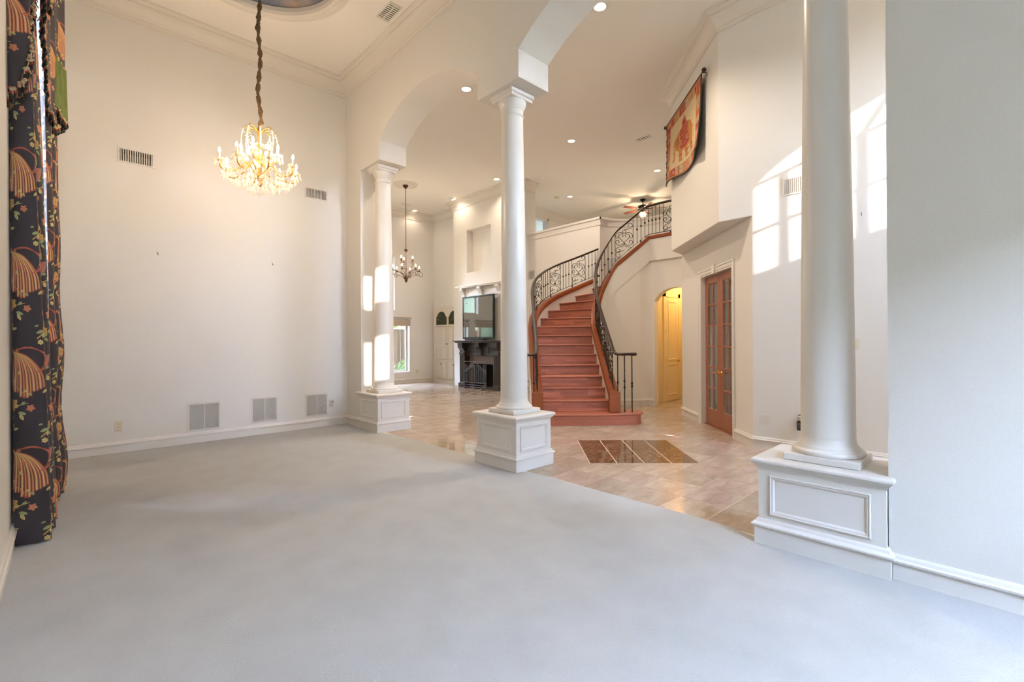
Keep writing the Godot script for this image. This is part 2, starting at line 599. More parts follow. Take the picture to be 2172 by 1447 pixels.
# patchwork hanging: patched border, cream field, a draped elephant
func tapestry_image() -> Image:
	var W := 700
	var H := 470
	var im := Image.create(W, H, false, Image.FORMAT_RGB8)
	var rng := RandomNumberGenerator.new()
	rng.seed = 11
	im.fill(Color(0.72, 0.5, 0.32))
	rect(im, 10, 10, W - 20, H - 20, Color(0.7, 0.4, 0.25))
	var cols := [Color(0.66, 0.25, 0.19), Color(0.77, 0.44, 0.25), Color(0.7, 0.52, 0.28), Color(0.78, 0.57, 0.42), Color(0.58, 0.19, 0.18), Color(0.74, 0.67, 0.54)]
	for side in 4:
		var x := 16
		var lim := W - 16 if side < 2 else H - 16
		while x < lim - 12:
			var l := rng.randi_range(22, 62)
			l = mini(l, lim - x)
			var c: Color = cols[rng.randi() % cols.size()]
			var c2: Color = cols[rng.randi() % cols.size()]
			var r: Array
			if side == 0: r = [x, 16, l - 3, 52]
			elif side == 1: r = [x, H - 68, l - 3, 52]
			elif side == 2: r = [16, x, 66, l - 3]
			else: r = [W - 82, x, 66, l - 3]
			rect(im, r[0], r[1], r[2], r[3], c)
			match rng.randi() % 4:
				0:
					for k in 4: rect(im, r[0] + r[2] * k / 4.0, r[1], maxf(2, r[2] / 9.0), r[3], c2)
				1:
					dab(im, r[0] + r[2] / 2.0, r[1] + r[3] / 2.0, minf(r[2], r[3]) * 0.36, c2)
					dab(im, r[0] + r[2] / 2.0, r[1] + r[3] / 2.0, minf(r[2], r[3]) * 0.24, c)
					dab(im, r[0] + r[2] / 2.0, r[1] + r[3] / 2.0, minf(r[2], r[3]) * 0.12, Color(0.5, 0.45, 0.36))
				2:
					for k in 3: rect(im, r[0], r[1] + r[3] * k / 3.0, r[2], maxf(2, r[3] / 8.0), c2)
				3:
					rect(im, r[0] + r[2] * 0.25, r[1] + r[3] * 0.25, r[2] * 0.5, r[3] * 0.5, Color(0.2, 0.13, 0.12) if rng.randf() < 0.3 else c2)
			x += l
	rect(im, 86, 72, W - 172, H - 144, Color(0.84, 0.76, 0.6))
	for k in 70:
		var yy := 74 + (H - 150) * k / 70.0
		rect(im, 88, yy, W - 176, 1, Color(0.79, 0.7, 0.54))
	var ele := Color(0.74, 0.5, 0.24)
	var line := Color(0.52, 0.34, 0.14)
	# body, head, trunk, legs, howdah cloth
	blob(im, [Vector2(215, 190), Vector2(260, 165), Vector2(340, 160), Vector2(430, 158), Vector2(490, 175), Vector2(520, 215), Vector2(528, 270), Vector2(518, 300), Vector2(520, 372), Vector2(470, 374), Vector2(466, 315), Vector2(420, 316), Vector2(418, 374), Vector2(372, 374), Vector2(366, 312), Vector2(320, 312), Vector2(318, 374), Vector2(270, 374), Vector2(262, 300), Vector2(225, 280), Vector2(205, 300), Vector2(200, 345), Vector2(170, 360), Vector2(150, 350), Vector2(176, 330), Vector2(172, 280), Vector2(168, 230), Vector2(185, 200)], ele)
	for leg in [[270, 330], [372, 330], [420, 330], [470, 330]]:
		rect(im, leg[0] + 2, leg[1], 44, 6, cols[4])
		rect(im, leg[0] + 2, leg[1] + 14, 44, 5, cols[3])
		rect(im, leg[0] + 2, leg[1] + 40, 46, 4, line)
	blob(im, [Vector2(290, 160), Vector2(440, 156), Vector2(452, 290), Vector2(372, 300), Vector2(288, 288)], cols[0])
	for k in 5:
		for j in 4:
			dab(im, 306 + k * 32, 180 + j * 30, 9, cols[1 + (k + j) % 3])
			dab(im, 306 + k * 32, 180 + j * 30, 4, cols[4])
	blob(im, [Vector2(320, 160), Vector2(330, 118), Vector2(370, 100), Vector2(412, 118), Vector2(420, 158)], cols[1])
	blob(im, [Vector2(340, 150), Vector2(348, 126), Vector2(370, 114), Vector2(394, 128), Vector2(402, 150)], cols[4])
	stroke(im, [Vector2(370, 100), Vector2(370, 86)], 4, 3, line)
	blob(im, [Vector2(226, 200), Vector2(262, 196), Vector2(276, 240), Vector2(250, 272), Vector2(226, 250)], Color(0.66, 0.38, 0.2))
	dab(im, 200, 222, 6, Color(0.2, 0.14, 0.1))
	stroke(im, [Vector2(190, 256), Vector2(200, 280), Vector2(222, 292)], 5, 2, Color(0.9, 0.86, 0.74))
	stroke(im, [Vector2(526, 230), Vector2(546, 260), Vector2(540, 320)], 5, 3, ele)
	for r in [[300, 248], [412, 250]]:
		dab(im, r[0], r[1], 20, Color(0.52, 0.5, 0.42)); dab(im, r[0], r[1], 14, cols[3]); dab(im, r[0], r[1], 7, cols[0])
	for k in 60:
		var p := Vector2(rng.randf_range(100, W - 100), rng.randf_range(84, H - 84))
		if im.get_pixelv(p).is_equal_approx(Color(0.84, 0.76, 0.6)) and (p.x < 160 or p.x > 556 or p.y > 380):
			dab(im, p.x, p.y, rng.randf_range(2, 5), [cols[0], line, Color(0.25, 0.2, 0.2)][k % 3])
	return im

func marble_image(sd: int, base: Color, dark: Color, vein: Color, veins: float) -> Image:
	var S := 512
	var im := Image.create(S, S, false, Image.FORMAT_RGB8)
	var a := noise(sd, 0.006, 5)
	var b := noise(sd + 1, 0.02, 4)
	var w := noise(sd + 2, 0.008, 3)
	var g := noise(sd + 3, 0.12, 2)
	for y in S:
		for x in S:
			var wx := x + 60.0 * w.get_noise_2d(x, y)
			var wy := y * 2.6 + 60.0 * w.get_noise_2d(x + 900, y)
			var c := clampf(0.5 + 0.9 * a.get_noise_2d(wx, wy) + 0.35 * b.get_noise_2d(x * 0.8, y * 3.0) + 0.12 * g.get_noise_2d(x, y * 2.0), 0, 1)
			var col := base.lerp(dark, c)
			var v := 1.0 - absf(b.get_noise_2d(wx * 0.7 + 300, wy * 0.4)) * 9.0
			if v > 0: col = col.lerp(vein, v * veins)
			im.set_pixel(x, y, col)
	return im

func wood_image(sd: int, c0: Color, c1: Color, c2: Color) -> Image:
	var S := 512
	var im := Image.create(S, S, false, Image.FORMAT_RGB8)
	var a := noise(sd, 0.01, 4)
	var b := noise(sd + 1, 0.05, 3)
	for y in S:
		for x in S:
			var r := a.get_noise_2d(x * 0.35, y * 3.2)
			var f := b.get_noise_2d(x * 0.16, y * 5.0)
			var g := 0.5 + 0.5 * sin((r * 5.0 + y * 0.012) * 6.0)
			im.set_pixel(x, y, c0.lerp(c1, clampf(0.5 * g + 0.45 * r + 0.3, 0, 1)).lerp(c2, clampf(0.32 * f + 0.12, 0, 1)))
	return im

func carpet_image() -> Image:
	var S := 1024
	var im := Image.create(S, S, false, Image.FORMAT_RGB8)
	var lo := noise(32, 0.006, 3).get_seamless_image(S, S)
	var hi := noise(34, 0.35, 2).get_seamless_image(S, S)
	for y in S:
		for x in S:
			var g := 0.70 + 0.035 * (lo.get_pixel(x, y).r - 0.5) + 0.07 * (hi.get_pixel(x, y).r - 0.5)
			im.set_pixel(x, y, Color(g, g * 1.0, g * 0.993))
	return im

func itex(im: Image) -> ImageTexture:
	im.generate_mipmaps()
	return ImageTexture.create_from_image(im)

func glass(c: Color, alpha: float, rough := 0.02) -> StandardMaterial3D:
	var m := mk(Color(c.r, c.g, c.b, alpha), rough)
	m.transparency = BaseMaterial3D.TRANSPARENCY_ALPHA
	return m

func glow(c: Color, e: float) -> StandardMaterial3D:
	var m := mk(c, 0.4)
	m.emission_enabled = true
	m.emission = c
	m.emission_energy_multiplier = e
	return m

func materials() -> void:
	var peel := ntex(noise(21, 0.09, 3), 256)
	M.wall = relief(triplanar(mk(Color(0.912, 0.906, 0.894), 0.75), ntex(noise(22, 0.05, 3), 256, [Color(0.985, 0.985, 0.985), Color(1, 1, 1)], [0.2, 0.8]), Vector3.ONE * 5.0), peel, 0.03)
	M.ceil = mk(Color(0.94, 0.928, 0.908), 0.85)
	M.trim = mk(Color(0.9, 0.895, 0.885), 0.38)
	M.crown = mk(Color(0.885, 0.868, 0.84), 0.5)
	M.base = mk(Color(0.9, 0.885, 0.865), 0.42)
	M.column = mk(Color(0.91, 0.903, 0.89), 0.33)
	M.carpet = triplanar(mk(Color.WHITE, 1.0), itex(carpet_image()), Vector3.ONE * 0.4)
	M.carpet = relief(M.carpet, itex(noise(33, 0.3, 2).get_seamless_image(1024, 1024)), 0.25)
	M.carpet.rim_enabled = true
	M.carpet.rim = 0.3
	var mar := itex(marble_image(41, Color(0.81, 0.75, 0.685), Color(0.72, 0.655, 0.585), Color(0.62, 0.52, 0.43), 0.16))
	M.tiles = []
	for k in 6:
		var tone: float = [1.0, 0.955, 0.985, 0.93, 0.97, 1.0][k]
		var m := mk(Color(tone, tone * [1.0, 0.99, 0.98, 1.0, 0.975, 0.995][k], tone), 0.045)
		triplanar(m, mar, Vector3(0.5, 0.5, 0.5))
		m.uv1_offset = Vector3(k * 0.37, k * 0.21, k * 0.53)
		M.tiles.append(m)
	M.grout = mk(Color(0.89, 0.84, 0.77), 0.8)
	var dmar := itex(marble_image(47, Color(0.36, 0.25, 0.175), Color(0.50, 0.37, 0.265), Color(0.80, 0.68, 0.54), 0.5))
	M.darktiles = []
	for k in 3:
		var m := mk(Color.WHITE, 0.06)
		triplanar(m, dmar, Vector3.ONE * 1.1)
		m.uv1_offset = Vector3(k * 0.31, 0, k * 0.43)
		M.darktiles.append(m)
	var cherry := itex(wood_image(51, Color(0.62, 0.355, 0.275), Color(0.755, 0.475, 0.375), Color(0.47, 0.235, 0.175)))
	M.cherry = []
	for k in 4:
		var tone: float = [1.0, 0.9, 1.08, 0.96][k]
		var m := mk(Color(tone, tone, tone), 0.36)
		triplanar(m, cherry, Vector3(1.3, 1.3, 1.3), false)
		m.uv1_offset = Vector3(k * 0.27, k * 0.33, k * 0.19)
		M.cherry.append(m)
	var oak := itex(wood_image(57, Color(0.47, 0.22, 0.10), Color(0.64, 0.34, 0.16), Color(0.36, 0.15, 0.07)))
	M.honey = triplanar(mk(Color.WHITE, 0.28), oak, Vector3(1.6, 1.6, 1.6), false)
	M.rail = triplanar(mk(Color(0.62, 0.52, 0.46), 0.35), cherry, Vector3(2, 2, 2), false)
	M.rail.albedo_color = Color(0.26, 0.25, 0.25)
	M.iron = mk(Color(0.12, 0.1, 0.09), 0.5, 0.35)
	M.french = triplanar(mk(Color(1.0, 0.98, 0.95), 0.34), itex(wood_image(61, Color(0.56, 0.345, 0.25), Color(0.68, 0.44, 0.325), Color(0.46, 0.265, 0.185))), Vector3(1.5, 1.5, 1.5), false)
	M.brass = mk(Color(0.86, 0.62, 0.27), 0.22, 1.0)
	M.glass = glass(Color(0.9, 0.95, 0.95), 0.08)
	M.doorglass = glass(Color(0.32, 0.34, 0.34), 0.42, 0.03)
	M.black = mk(Color(0.03, 0.03, 0.035), 0.3)
	M.dark = mk(Color(0.05, 0.045, 0.04), 0.8)
	M.vent = mk(Color(0.88, 0.87, 0.85), 0.5)
	M.duct = mk(Color(0.62, 0.62, 0.61), 0.5, 0.3)
	M.plate = mk(Color(0.86, 0.82, 0.72), 0.4)
	M.cab = mk(Color(0.89, 0.85, 0.80), 0.4)
	M.green = triplanar(mk(Color.WHITE, 0.25), ntex(noise(71, 0.03, 4), 256, [Color(0.10, 0.13, 0.05), Color(0.22, 0.27, 0.12)], [0.2, 0.8]), Vector3.ONE * 2.0)
	M.mantel = mk(Color(0.2, 0.16, 0.135), 0.28)
	M.granite = triplanar(mk(Color.WHITE, 0.12), ntex(noise(73, 0.11, 3), 256, [Color(0.30, 0.24, 0.22), Color(0.47, 0.38, 0.34), Color(0.58, 0.48, 0.42)], [0.2, 0.5, 0.8]), Vector3.ONE * 3.0)
	M.screen = mk(Color(0.62, 0.63, 0.62), 0.03, 0.9)
	M.bezel = mk(Color(0.03, 0.035, 0.05), 0.2)
	M.pewter = mk(Color(0.36, 0.36, 0.37), 0.38, 0.6)
	M.cloth = StandardMaterial3D.new()
	M.cloth.albedo_texture = itex(curtain_image())
	M.cloth.roughness = 0.8
	M.cloth.rim_enabled = true
	M.cloth.rim = 0.25
	M.cloth.backlight_enabled = true
	M.cloth.backlight = Color(0.12, 0.12, 0.13)
	M.lining = triplanar(mk(Color.WHITE, 0.55), ntex(noise(81, 0.05, 3), 256, [Color(0.30, 0.36, 0.13), Color(0.40, 0.46, 0.19)], [0.2, 0.8]), Vector3(3, 0.6, 3))
	M.tassel = mk(Color(0.06, 0.05, 0.05), 0.7)
	M.tasselred = mk(Color(0.62, 0.16, 0.12), 0.7)
	M.tasselcream = mk(Color(0.72, 0.66, 0.52), 0.7)
	M.tapestry = StandardMaterial3D.new()
	M.tapestry.albedo_texture = itex(tapestry_image())
	M.tapestry.roughness = 0.85
	M.tapback = mk(Color(0.28, 0.26, 0.21), 0.9)
	M.sleeve = triplanar(mk(Color.WHITE, 0.8), ntex(noise(83, 0.06, 3), 128, [Color(0.32, 0.24, 0.15), Color(0.46, 0.37, 0.25)], [0.2, 0.8]), Vector3.ONE * 6.0)
	M.gilt = mk(Color(0.83, 0.66, 0.36), 0.25, 0.9)
	M.crystal = glass(Color(1.0, 0.98, 0.95), 0.34, 0.03)
	M.crystal.metallic_specular = 1.0
	M.candle = mk(Color(0.92, 0.88, 0.8), 0.6)
	M.bulb = glow(Color(1.0, 0.84, 0.6), 16.0)
	M.rust = mk(Color(0.26, 0.16, 0.10), 0.5, 0.5)
	M.lens = glow(Color(1.0, 0.9, 0.74), 9.0)
	M.hall = mk(Color(0.90, 0.84, 0.70), 0.6)
	M.shade = mk(Color(0.74, 0.66, 0.6), 0.8)
	M.mural = triplanar(mk(Color.WHITE, 0.8), ntex(noise(91, 0.008, 4), 256, [Color(0.42, 0.47, 0.56), Color(0.55, 0.58, 0.64), Color(0.86, 0.74, 0.66)], [0.25, 0.55, 0.85]), Vector3.ONE * 0.8)
	M.fence = []
	for k in 3:
		var m := triplanar(mk([Color(0.95, 0.9, 0.85), Color(0.8, 0.76, 0.7), Color(1, 1, 0.98)][k], 0.85), M.get("fencetex") if M.has("fencetex") else _fence_tex(), Vector3(1, 1, 1), false)
		m.uv1_offset = Vector3(k * 0.3, k * 0.2, 0)
		M.fence.append(m)
	M.leafs = [mk(Color(0.24, 0.33, 0.10), 0.6), mk(Color(0.46, 0.52, 0.13), 0.6), mk(Color(0.13, 0.2, 0.08), 0.6)]
	for m in M.leafs:
		m.backlight_enabled = true
		m.backlight = Color(0.25, 0.3, 0.08)
	M.grass = triplanar(mk(Color.WHITE, 1.0), ntex(noise(95, 0.05, 4), 256, [Color(0.20, 0.24, 0.11), Color(0.34, 0.37, 0.20)], [0.2, 0.8]), Vector3.ONE * 0.5)
	M.stone = triplanar(mk(Color.WHITE, 0.9), ntex(noise(96, 0.05, 4), 256, [Color(0.52, 0.45, 0.36), Color(0.68, 0.60, 0.50)], [0.2, 0.8]), Vector3.ONE * 1.0)
	M.brick = [mk(Color(0.66, 0.56, 0.40), 0.9), mk(Color(0.60, 0.50, 0.36), 0.9), mk(Color(0.71, 0.62, 0.46), 0.9)]
	M.mortar = mk(Color(0.66, 0.62, 0.54), 0.95)
	M.roof = [mk(Color(0.55, 0.42, 0.36), 0.9), mk(Color(0.62, 0.47, 0.40), 0.9)]

func _fence_tex() -> ImageTexture:
	var t := itex(wood_image(65, Color(0.34, 0.25, 0.16), Color(0.46, 0.35, 0.23), Color(0.24, 0.17, 0.11)))
	M.fencetex = t
	return t

# ---------------------------------------------------------------- setting
const XW := 3.5        # colonnade face toward the living room
const XW2 := 3.97
const ZL := -7.85      # left wall
const XG := -0.29      # window wall
const ZF := 2.5        # front wall
const XS := 6.476      # foyer side wall
const XF := 9.5        # fireplace wall
const XB := 9.05       # chimney breast
const ZG := -14.1      # great room window wall
const XH := 9.1       # wall under the landing
const D45 := Vector3(0.70711, 0, -0.70711)
const N45 := Vector3(-0.70711, 0, -0.70711)

var base_prof := [Vector2(0, 0), Vector2(0.018, 0), Vector2(0.018, 0.1), Vector2(0.03, 0.105), Vector2(0.032, 0.118), Vector2(0.022, 0.126), Vector2(0.018, 0.142), Vector2(0.01, 0.152), Vector2(0, 0.152)]
var crown_prof := [Vector2(0, -0.25), Vector2(0.022, -0.25), Vector2(0.022, -0.225), Vector2(0.034, -0.215), Vector2(0.034, -0.19), Vector2(0.055, -0.15), Vector2(0.095, -0.1), Vector2(0.13, -0.075), Vector2(0.15, -0.07), Vector2(0.15, -0.045), Vector2(0.17, -0.03), Vector2(0.195, -0.022), Vector2(0.195, 0.0), Vector2(0, 0)]

func baseboard(called: String, pts: Array, mat: Material, label: String) -> void:
	var mb := MB.new()
	mb.sweep(base_prof, pts)
	struct("baseboard_" + called, mb, mat, label, "baseboard")

func crown(called: String, pts: Array, label: String) -> void:
	var mb := MB.new()
	mb.sweep(crown_prof, pts)
	struct("trim_" + called, mb, M.crown, label, "crown moulding")

var win_n := 0
var shaded := []

# window in a wall along X (a = 0) or Z (a = 2); c = plane of the glass
func window_unit(a: int, c: float, s0: float, s1: float, y0: float, y1: float, cols: int, rows: int, label: String) -> Node3D:
	win_n += 1
	var o := sthing("window_%d" % win_n, label, "window", Vector3((s0 + s1) / 2, y0, c) if a == 0 else Vector3(c, y0, (s0 + s1) / 2))
	var w := s1 - s0
	var h := y1 - y0
	var b := Basis() if a == 0 else Basis(Vector3.UP, PI / 2)
	var f := MB.new()
	for s in [-1, 1]:
		f.cbox(b * Vector3(s * (w / 2 - 0.025), h / 2, 0), Vector3(0.05, h, 0.06), 0.006, b)
	for s in [0.025, h - 0.025]:
		f.cbox(b * Vector3(0, s, 0), Vector3(w - 0.1, 0.05, 0.06), 0.006, b)
	part(f, "window_frame", M.trim, o)
	for k in range(1, cols):
		var m := MB.new()
		m.cbox(b * Vector3(-w / 2 + w * k / cols, h / 2, 0), Vector3(0.028, h - 0.1, 0.04), 0.004, b)
		part(m, "mullion", M.trim, o)
	for k in range(1, rows):
		var m := MB.new()
		m.cbox(b * Vector3(0, h * k / rows, 0), Vector3(w - 0.1, 0.028, 0.04), 0.004, b)
		part(m, "muntin", M.trim, o)
	var g := MB.new()
	g.box(b * Vector3(0, h / 2, 0), Vector3(w - 0.09, h - 0.09, 0.006), b)
	part(g, "pane", M.glass, o)
	return o

func build_shell() -> void:
	# --- living room and shared walls
	var mb := MB.new()
	var vh := []
	for e in [[0.662, 3.84, 0.38, 0.2], [2.995, 3.85, 0.38, 0.19], [1.402, 0.363, 0.4, 0.395], [2.19, 0.375, 0.38, 0.39], [2.98, 0.37, 0.37, 0.375]]:
		vh.append([e[0] - e[2] / 2 + 0.02, e[0] + e[2] / 2 - 0.02, e[1] - e[3] / 2 + 0.02, e[1] + e[3] / 2 - 0.02])
	wall_slab(mb, 0, ZL - 0.25, ZL, -0.6, XW, 0, CEIL, vh)
	struct("wall_left", mb, M.wall, "tall cream living room wall with return air grilles along its foot", "wall")
	mb = MB.new()
	var wins := [[-5.9, -5.15, 1.2, 5.1], [1.15, 1.75, 1.4, 3.2]]
	wall_slab(mb, 2, XG - 0.25, XG, ZL, ZF, 0, CEIL, wins)
	struct("wall_window", mb, M.wall, "cream window wall behind the floral curtains", "wall")
	window_unit(2, XG - 0.16, -5.9, -5.15, 1.2, 5.1, 1, 4, "tall white window between the floral curtain panels")
	window_unit(2, XG - 0.16, 1.15, 1.75, 1.4, 3.2, 1, 3, "plain window added out of view beside the front corner to light the right wall")  # opening added behind the camera so daylight lifts the right wall
	# colonnade wall
	var p := PackedVector2Array([Vector2(ZL, 0), Vector2(-7.31, 0), Vector2(-7.31, 4.22), Vector2(-6.656, 4.22)])
	p.append_array(seg_arch(-6.656, -4.261, 4.52, 0.41))
	p.append_array([Vector2(-4.261, 4.22), Vector2(-3.576, 4.22)])
	p.append_array(seg_arch(-3.576, -1.19, 4.52, 0.41))
	p.append_array([Vector2(-1.19, 4.22), Vector2(-0.49, 4.22), Vector2(-0.49, 0), Vector2(ZF, 0), Vector2(ZF, CEIL), Vector2(ZL, CEIL)])
	mb = MB.new()
	mb.prism(p, Vector3(XW, 0, 0), Vector3(0, 0, 1), Vector3(0, 1, 0), Vector3(XW2 - XW, 0, 0))
	struct("wall_colonnade", mb, M.wall, "cream wall cut by two segmental arches that stand on white columns", "wall")
	# front wall
	mb = MB.new()
	var fh := [[0.0, 0.5, 2.75, 3.12], [0.0, 0.5, 3.3, 4.1], [0.0, 0.5, 4.55, 5.2], [7.4, 9.4, 0.8, 2.6], [0.75, 3.1, 0.3, 2.95]]
	wall_slab(mb, 0, ZF, ZF + 0.12, -0.6, 4.4, 0, 6.1, fh)
	wall_slab(mb, 0, ZF, ZF + 0.12, 6.3, 16.2, 0, 6.1, fh)
	var q := PackedVector2Array([Vector2(4.4, 0), Vector2(6.3, 0), Vector2(6.3, 6.1), Vector2(4.4, 6.1)])
	var hole := PackedVector2Array([Vector2(4.768, 3.515), Vector2(5.892, 3.515)])
	var ar := seg_arch(4.768, 5.892, 4.7, 0.33, 16)
	ar.reverse()
	hole.append_array(ar)
	# the arched opening is cut as left, right, sill and head pieces
	wall_slab(mb, 0, ZF, ZF + 0.12, 4.4, 6.3, 0, 3.515, [[4.6, 6.05, 0.05, 2.3]])
	mb.bb(Vector3(4.4, 3.515, ZF), Vector3(4.768, 6.1, ZF + 0.12))
	mb.bb(Vector3(5.892, 3.515, ZF), Vector3(6.3, 6.1, ZF + 0.12))
	var head := PackedVector2Array([Vector2(4.768, 6.1)])
	var arr := seg_arch(4.768, 5.892, 4.7, 0.33, 16)
	head.append_array(arr)
	head.append(Vector2(5.892, 6.1))
	mb.prism(head, Vector3(0, 0, ZF), Vector3(1, 0, 0), Vector3(0, 1, 0), Vector3(0, 0, 0.12))
	struct("wall_front", mb, M.wall, "cream front wall of the house with an arched foyer window", "wall")
	win_n += 1
	var w := sthing("window_%d" % win_n, "arch topped foyer window with muntins set high in the front wall", "window", Vector3(5.33, 3.515, ZF + 0.06))
	for x in [4.908, 5.188, 5.468, 5.748]:
		var m := MB.new()
		var top: float = 4.69 if x < 5.0 or x > 5.6 else 4.69
		m.cbox(Vector3(x - 5.33, (top - 3.515) / 2, 0), Vector3(0.042, top - 3.515, 0.03), 0.004)
		part(m, "mullion", M.trim, w)
	for y in [3.53, 4.09, 4.69]:
		var m := MB.new()
		m.cbox(Vector3(0, y - 3.515, 0), Vector3(1.12, 0.04, 0.03), 0.004)
		part(m, "muntin", M.trim, w)
	for s in [-1.0, 1.0]:
		var m := MB.new()
		var a := Vector3(s * 0.14, 1.175, 0)
		var b := Vector3(s * 0.05, 1.5, 0)
		m.tube([a, b], 0.019, 6)
		part(m, "muntin", M.trim, w)
	var g := MB.new()
	var gp := PackedVector2Array()
	for e in hole: gp.append(e - Vector2(5.33, 3.515))
	g.prism(gp, Vector3(0, 0, 0.01), Vector3(1, 0, 0), Vector3(0, 1, 0), Vector3(0, 0, 0.006))
	part(g, "pane", M.glass, w)
	for y in [[2.75, 3.12], [3.3, 4.1], [4.55, 5.2]]:
		window_unit(0, ZF + 0.06, 0.0, 0.5, y[0], y[1], 1, 1, "narrow %s pane window high in the front wall" % ("lowest" if y[0] < 3 else ("middle" if y[0] < 4 else "topmost")))
	var dr := thing("added_drape", "added unseen drape cutting the sun at the narrow front window on a slant", "curtain", Vector3(0, 3.0, ZF - 0.06))  # added to give the sun patch on the pilaster a slanted edge
	var dm := MB.new()
	dm.prism(PackedVector2Array([Vector2(-0.25, 2.4), Vector2(0.12, 2.4), Vector2(0.08, 1.7), Vector2(-0.07, 0.6), Vector2(-0.25, 0.5)]), Vector3.ZERO, Vector3.RIGHT, Vector3.UP, Vector3(0, 0, 0.02))
	part(dm, "cloth", M.trim, dr)
	window_unit(0, ZF + 0.06, 0.75, 3.1, 0.3, 2.95, 4, 3, "wide living room window in the front wall")
	window_unit(0, ZF + 0.06, 4.6, 6.05, 0.05, 2.3, 4, 4, "glazed entrance of the foyer in the front wall")
	window_unit(0, ZF + 0.06, 7.4, 9.4, 0.8, 2.6, 3, 2, "white window of the study behind the french doors")
	# great room west wall and window wall
	mb = MB.new()
	wall_slab(mb, 2, XW, XW + 0.25, ZG - 0.25, ZL - 0.25, 0, CEIL, [])
	struct("wall_west", mb, M.wall, "plain cream great room wall opposite the fireplace", "wall")
	mb = MB.new()
	wall_slab(mb, 0, ZG - 0.25, ZG, XW, XF + 0.3, 0, CEIL, [[6.7, 8.5, 0.39, 2.18], [4.55, 6.37, 0.39, 2.18], [7.15, 7.95, 2.46, 4.3], [6.2, 6.9, 2.46, 4.3], [6.9, 7.86, 4.5, 5.08]])
	struct("wall_garden", mb, M.wall, "cream great room wall whose windows look onto the garden fence", "wall")
	shaded.append(window_unit(0, ZG - 0.2, 6.7, 8.5, 0.39, 2.18, 1, 1, "wide low garden window with a woven shade near the cabinets"))
	shaded.append(window_unit(0, ZG - 0.2, 4.55, 6.37, 0.39, 2.18, 1, 1, "wide low garden window with a woven shade farther from the cabinets"))
	window_unit(0, ZG - 0.2, 7.15, 7.95, 2.46, 4.3, 1, 1, "upper garden window behind the iron chandelier")
	window_unit(0, ZG - 0.2, 6.2, 6.9, 2.46, 4.3, 1, 1, "narrow upper garden window in the middle of its row")
	window_unit(0, ZG - 0.2, 6.9, 7.86, 4.5, 5.08, 1, 1, "small clerestory window under the great room crown")
	# fireplace wall: thick wall with the breast, its niche and the knee wall of the loft
	mb = MB.new()
	wall_slab(mb, 2, XF, XF + 0.3, ZG, -9.35, 0, CEIL, [[-12.88, -12.62, 3.14, 3.26]])
	wall_slab(mb, 2, 9.45, 9.6, -9.3, -6.85, 0, 4.36, [[-9.2, -8.3, 0.95, 2.36], [-9.34 + 0.0, -9.06, 3.14, 3.38]])
	mb.bb(Vector3(9.6, 0.8, -9.3), Vector3(9.8, 2.5, -8.2))
	var np := PackedVector2Array([Vector2(-9.2, 2.36)])
	np.append_array(seg_arch(-9.2, -8.3, 2.02, 0.33, 14))
	np.append_array([Vector2(-8.3, 2.36)])
	mb.prism(np, Vector3(9.45, 0, 0), Vector3(0, 0, 1), Vector3.UP, Vector3(0.15, 0, 0))
	struct("wall_fireplace", mb, M.wall, "cream wall behind the fireplace that turns into the loft's knee wall", "wall")
	mb = MB.new()
	wall_slab(mb, 2, XB, XF, -12.29, -9.3, 0, CEIL, [[-11.6, -10.45, 3.54, 4.86], [-11.24, -10.34, 0, 0.73]])
	mb.bb(Vector3(XB + 0.22, 3.5, -11.65), Vector3(XF, 4.9, -10.4))
	struct("wall_chimney", mb, M.wall, "cream chimney breast with a tall empty recess over the fireplace", "wall")
	# foyer side wall
	mb = MB.new()
	wall_slab(mb, 2, XS, XS + 0.25, -2.29, ZF, 0, 3.02, [])
	wall_slab(mb, 2, XS, XS + 0.25, -2.716, ZF, 3.02, CEIL, [[-1.91, -1.55, 3.2, 3.38]])
	struct("wall_foyer", mb, M.wall, "tall cream foyer wall where the sun throws the pattern of the arched window", "wall")
	# angled wall with the french doors
	mb = MB.new()
	var A := Vector3(XS, 0, -2.29)
	var fp := PackedVector2Array([Vector2(0, 0), Vector2(0.60, 0), Vector2(0.60, 2.46), Vector2(1.80, 2.46), Vector2(1.80, 0), Vector2(2.75, 0), Vector2(2.75, 3.02), Vector2(0, 3.02)])
	mb.prism(fp, A, D45, Vector3.UP, -N45 * 0.15)
	struct("wall_angled", mb, M.wall, "cream wall set at an angle with the french doors under the overhang", "wall")
	# overhanging upper wall with the tapestry
	mb = MB.new()
	mb.prism(PackedVector2Array([Vector2(0, 3.02), Vector2(2.07, 3.02), Vector2(2.07, CEIL), Vector2(0, CEIL)]), Vector3(XS, 0, -2.716), D45, Vector3.UP, -N45 * 0.15)
	wall_slab(mb, 0, -4.18, -4.0, 7.94, 16.0, 3.02, CEIL, [])
	struct("wall_tapestry", mb, M.wall, "cream upper wall overhanging the french doors and carrying the tapestry", "wall")
	mb = MB.new()
	var so := PackedVector2Array([Vector2(XS + 0.002, ZF), Vector2(XS + 0.002, -2.714), Vector2(7.941, -4.177), Vector2(8.42, -4.235), Vector2(12.0, -4.235), Vector2(12.0, ZF)])
	mb.prism(so, Vector3(0, 3.014, 0), Vector3(1, 0, 0), Vector3(0, 0, 1), Vector3(0, 0.38, 0))
	struct("ceiling_overhang", mb, M.wall, "cream underside of the overhanging upper storey", "ceiling")
	# passage with the arched opening
	mb = MB.new()
	var hp := PackedVector2Array([Vector2(-5.4, 0), Vector2(-5.2, 0)])
	hp.append_array(seg_arch(-5.2, -4.3, 2.235, 0.26, 16))
	hp.append_array([Vector2(-4.3, 0), Vector2(-4.2, 0), Vector2(-4.2, 3.4), Vector2(-5.4, 3.4)])
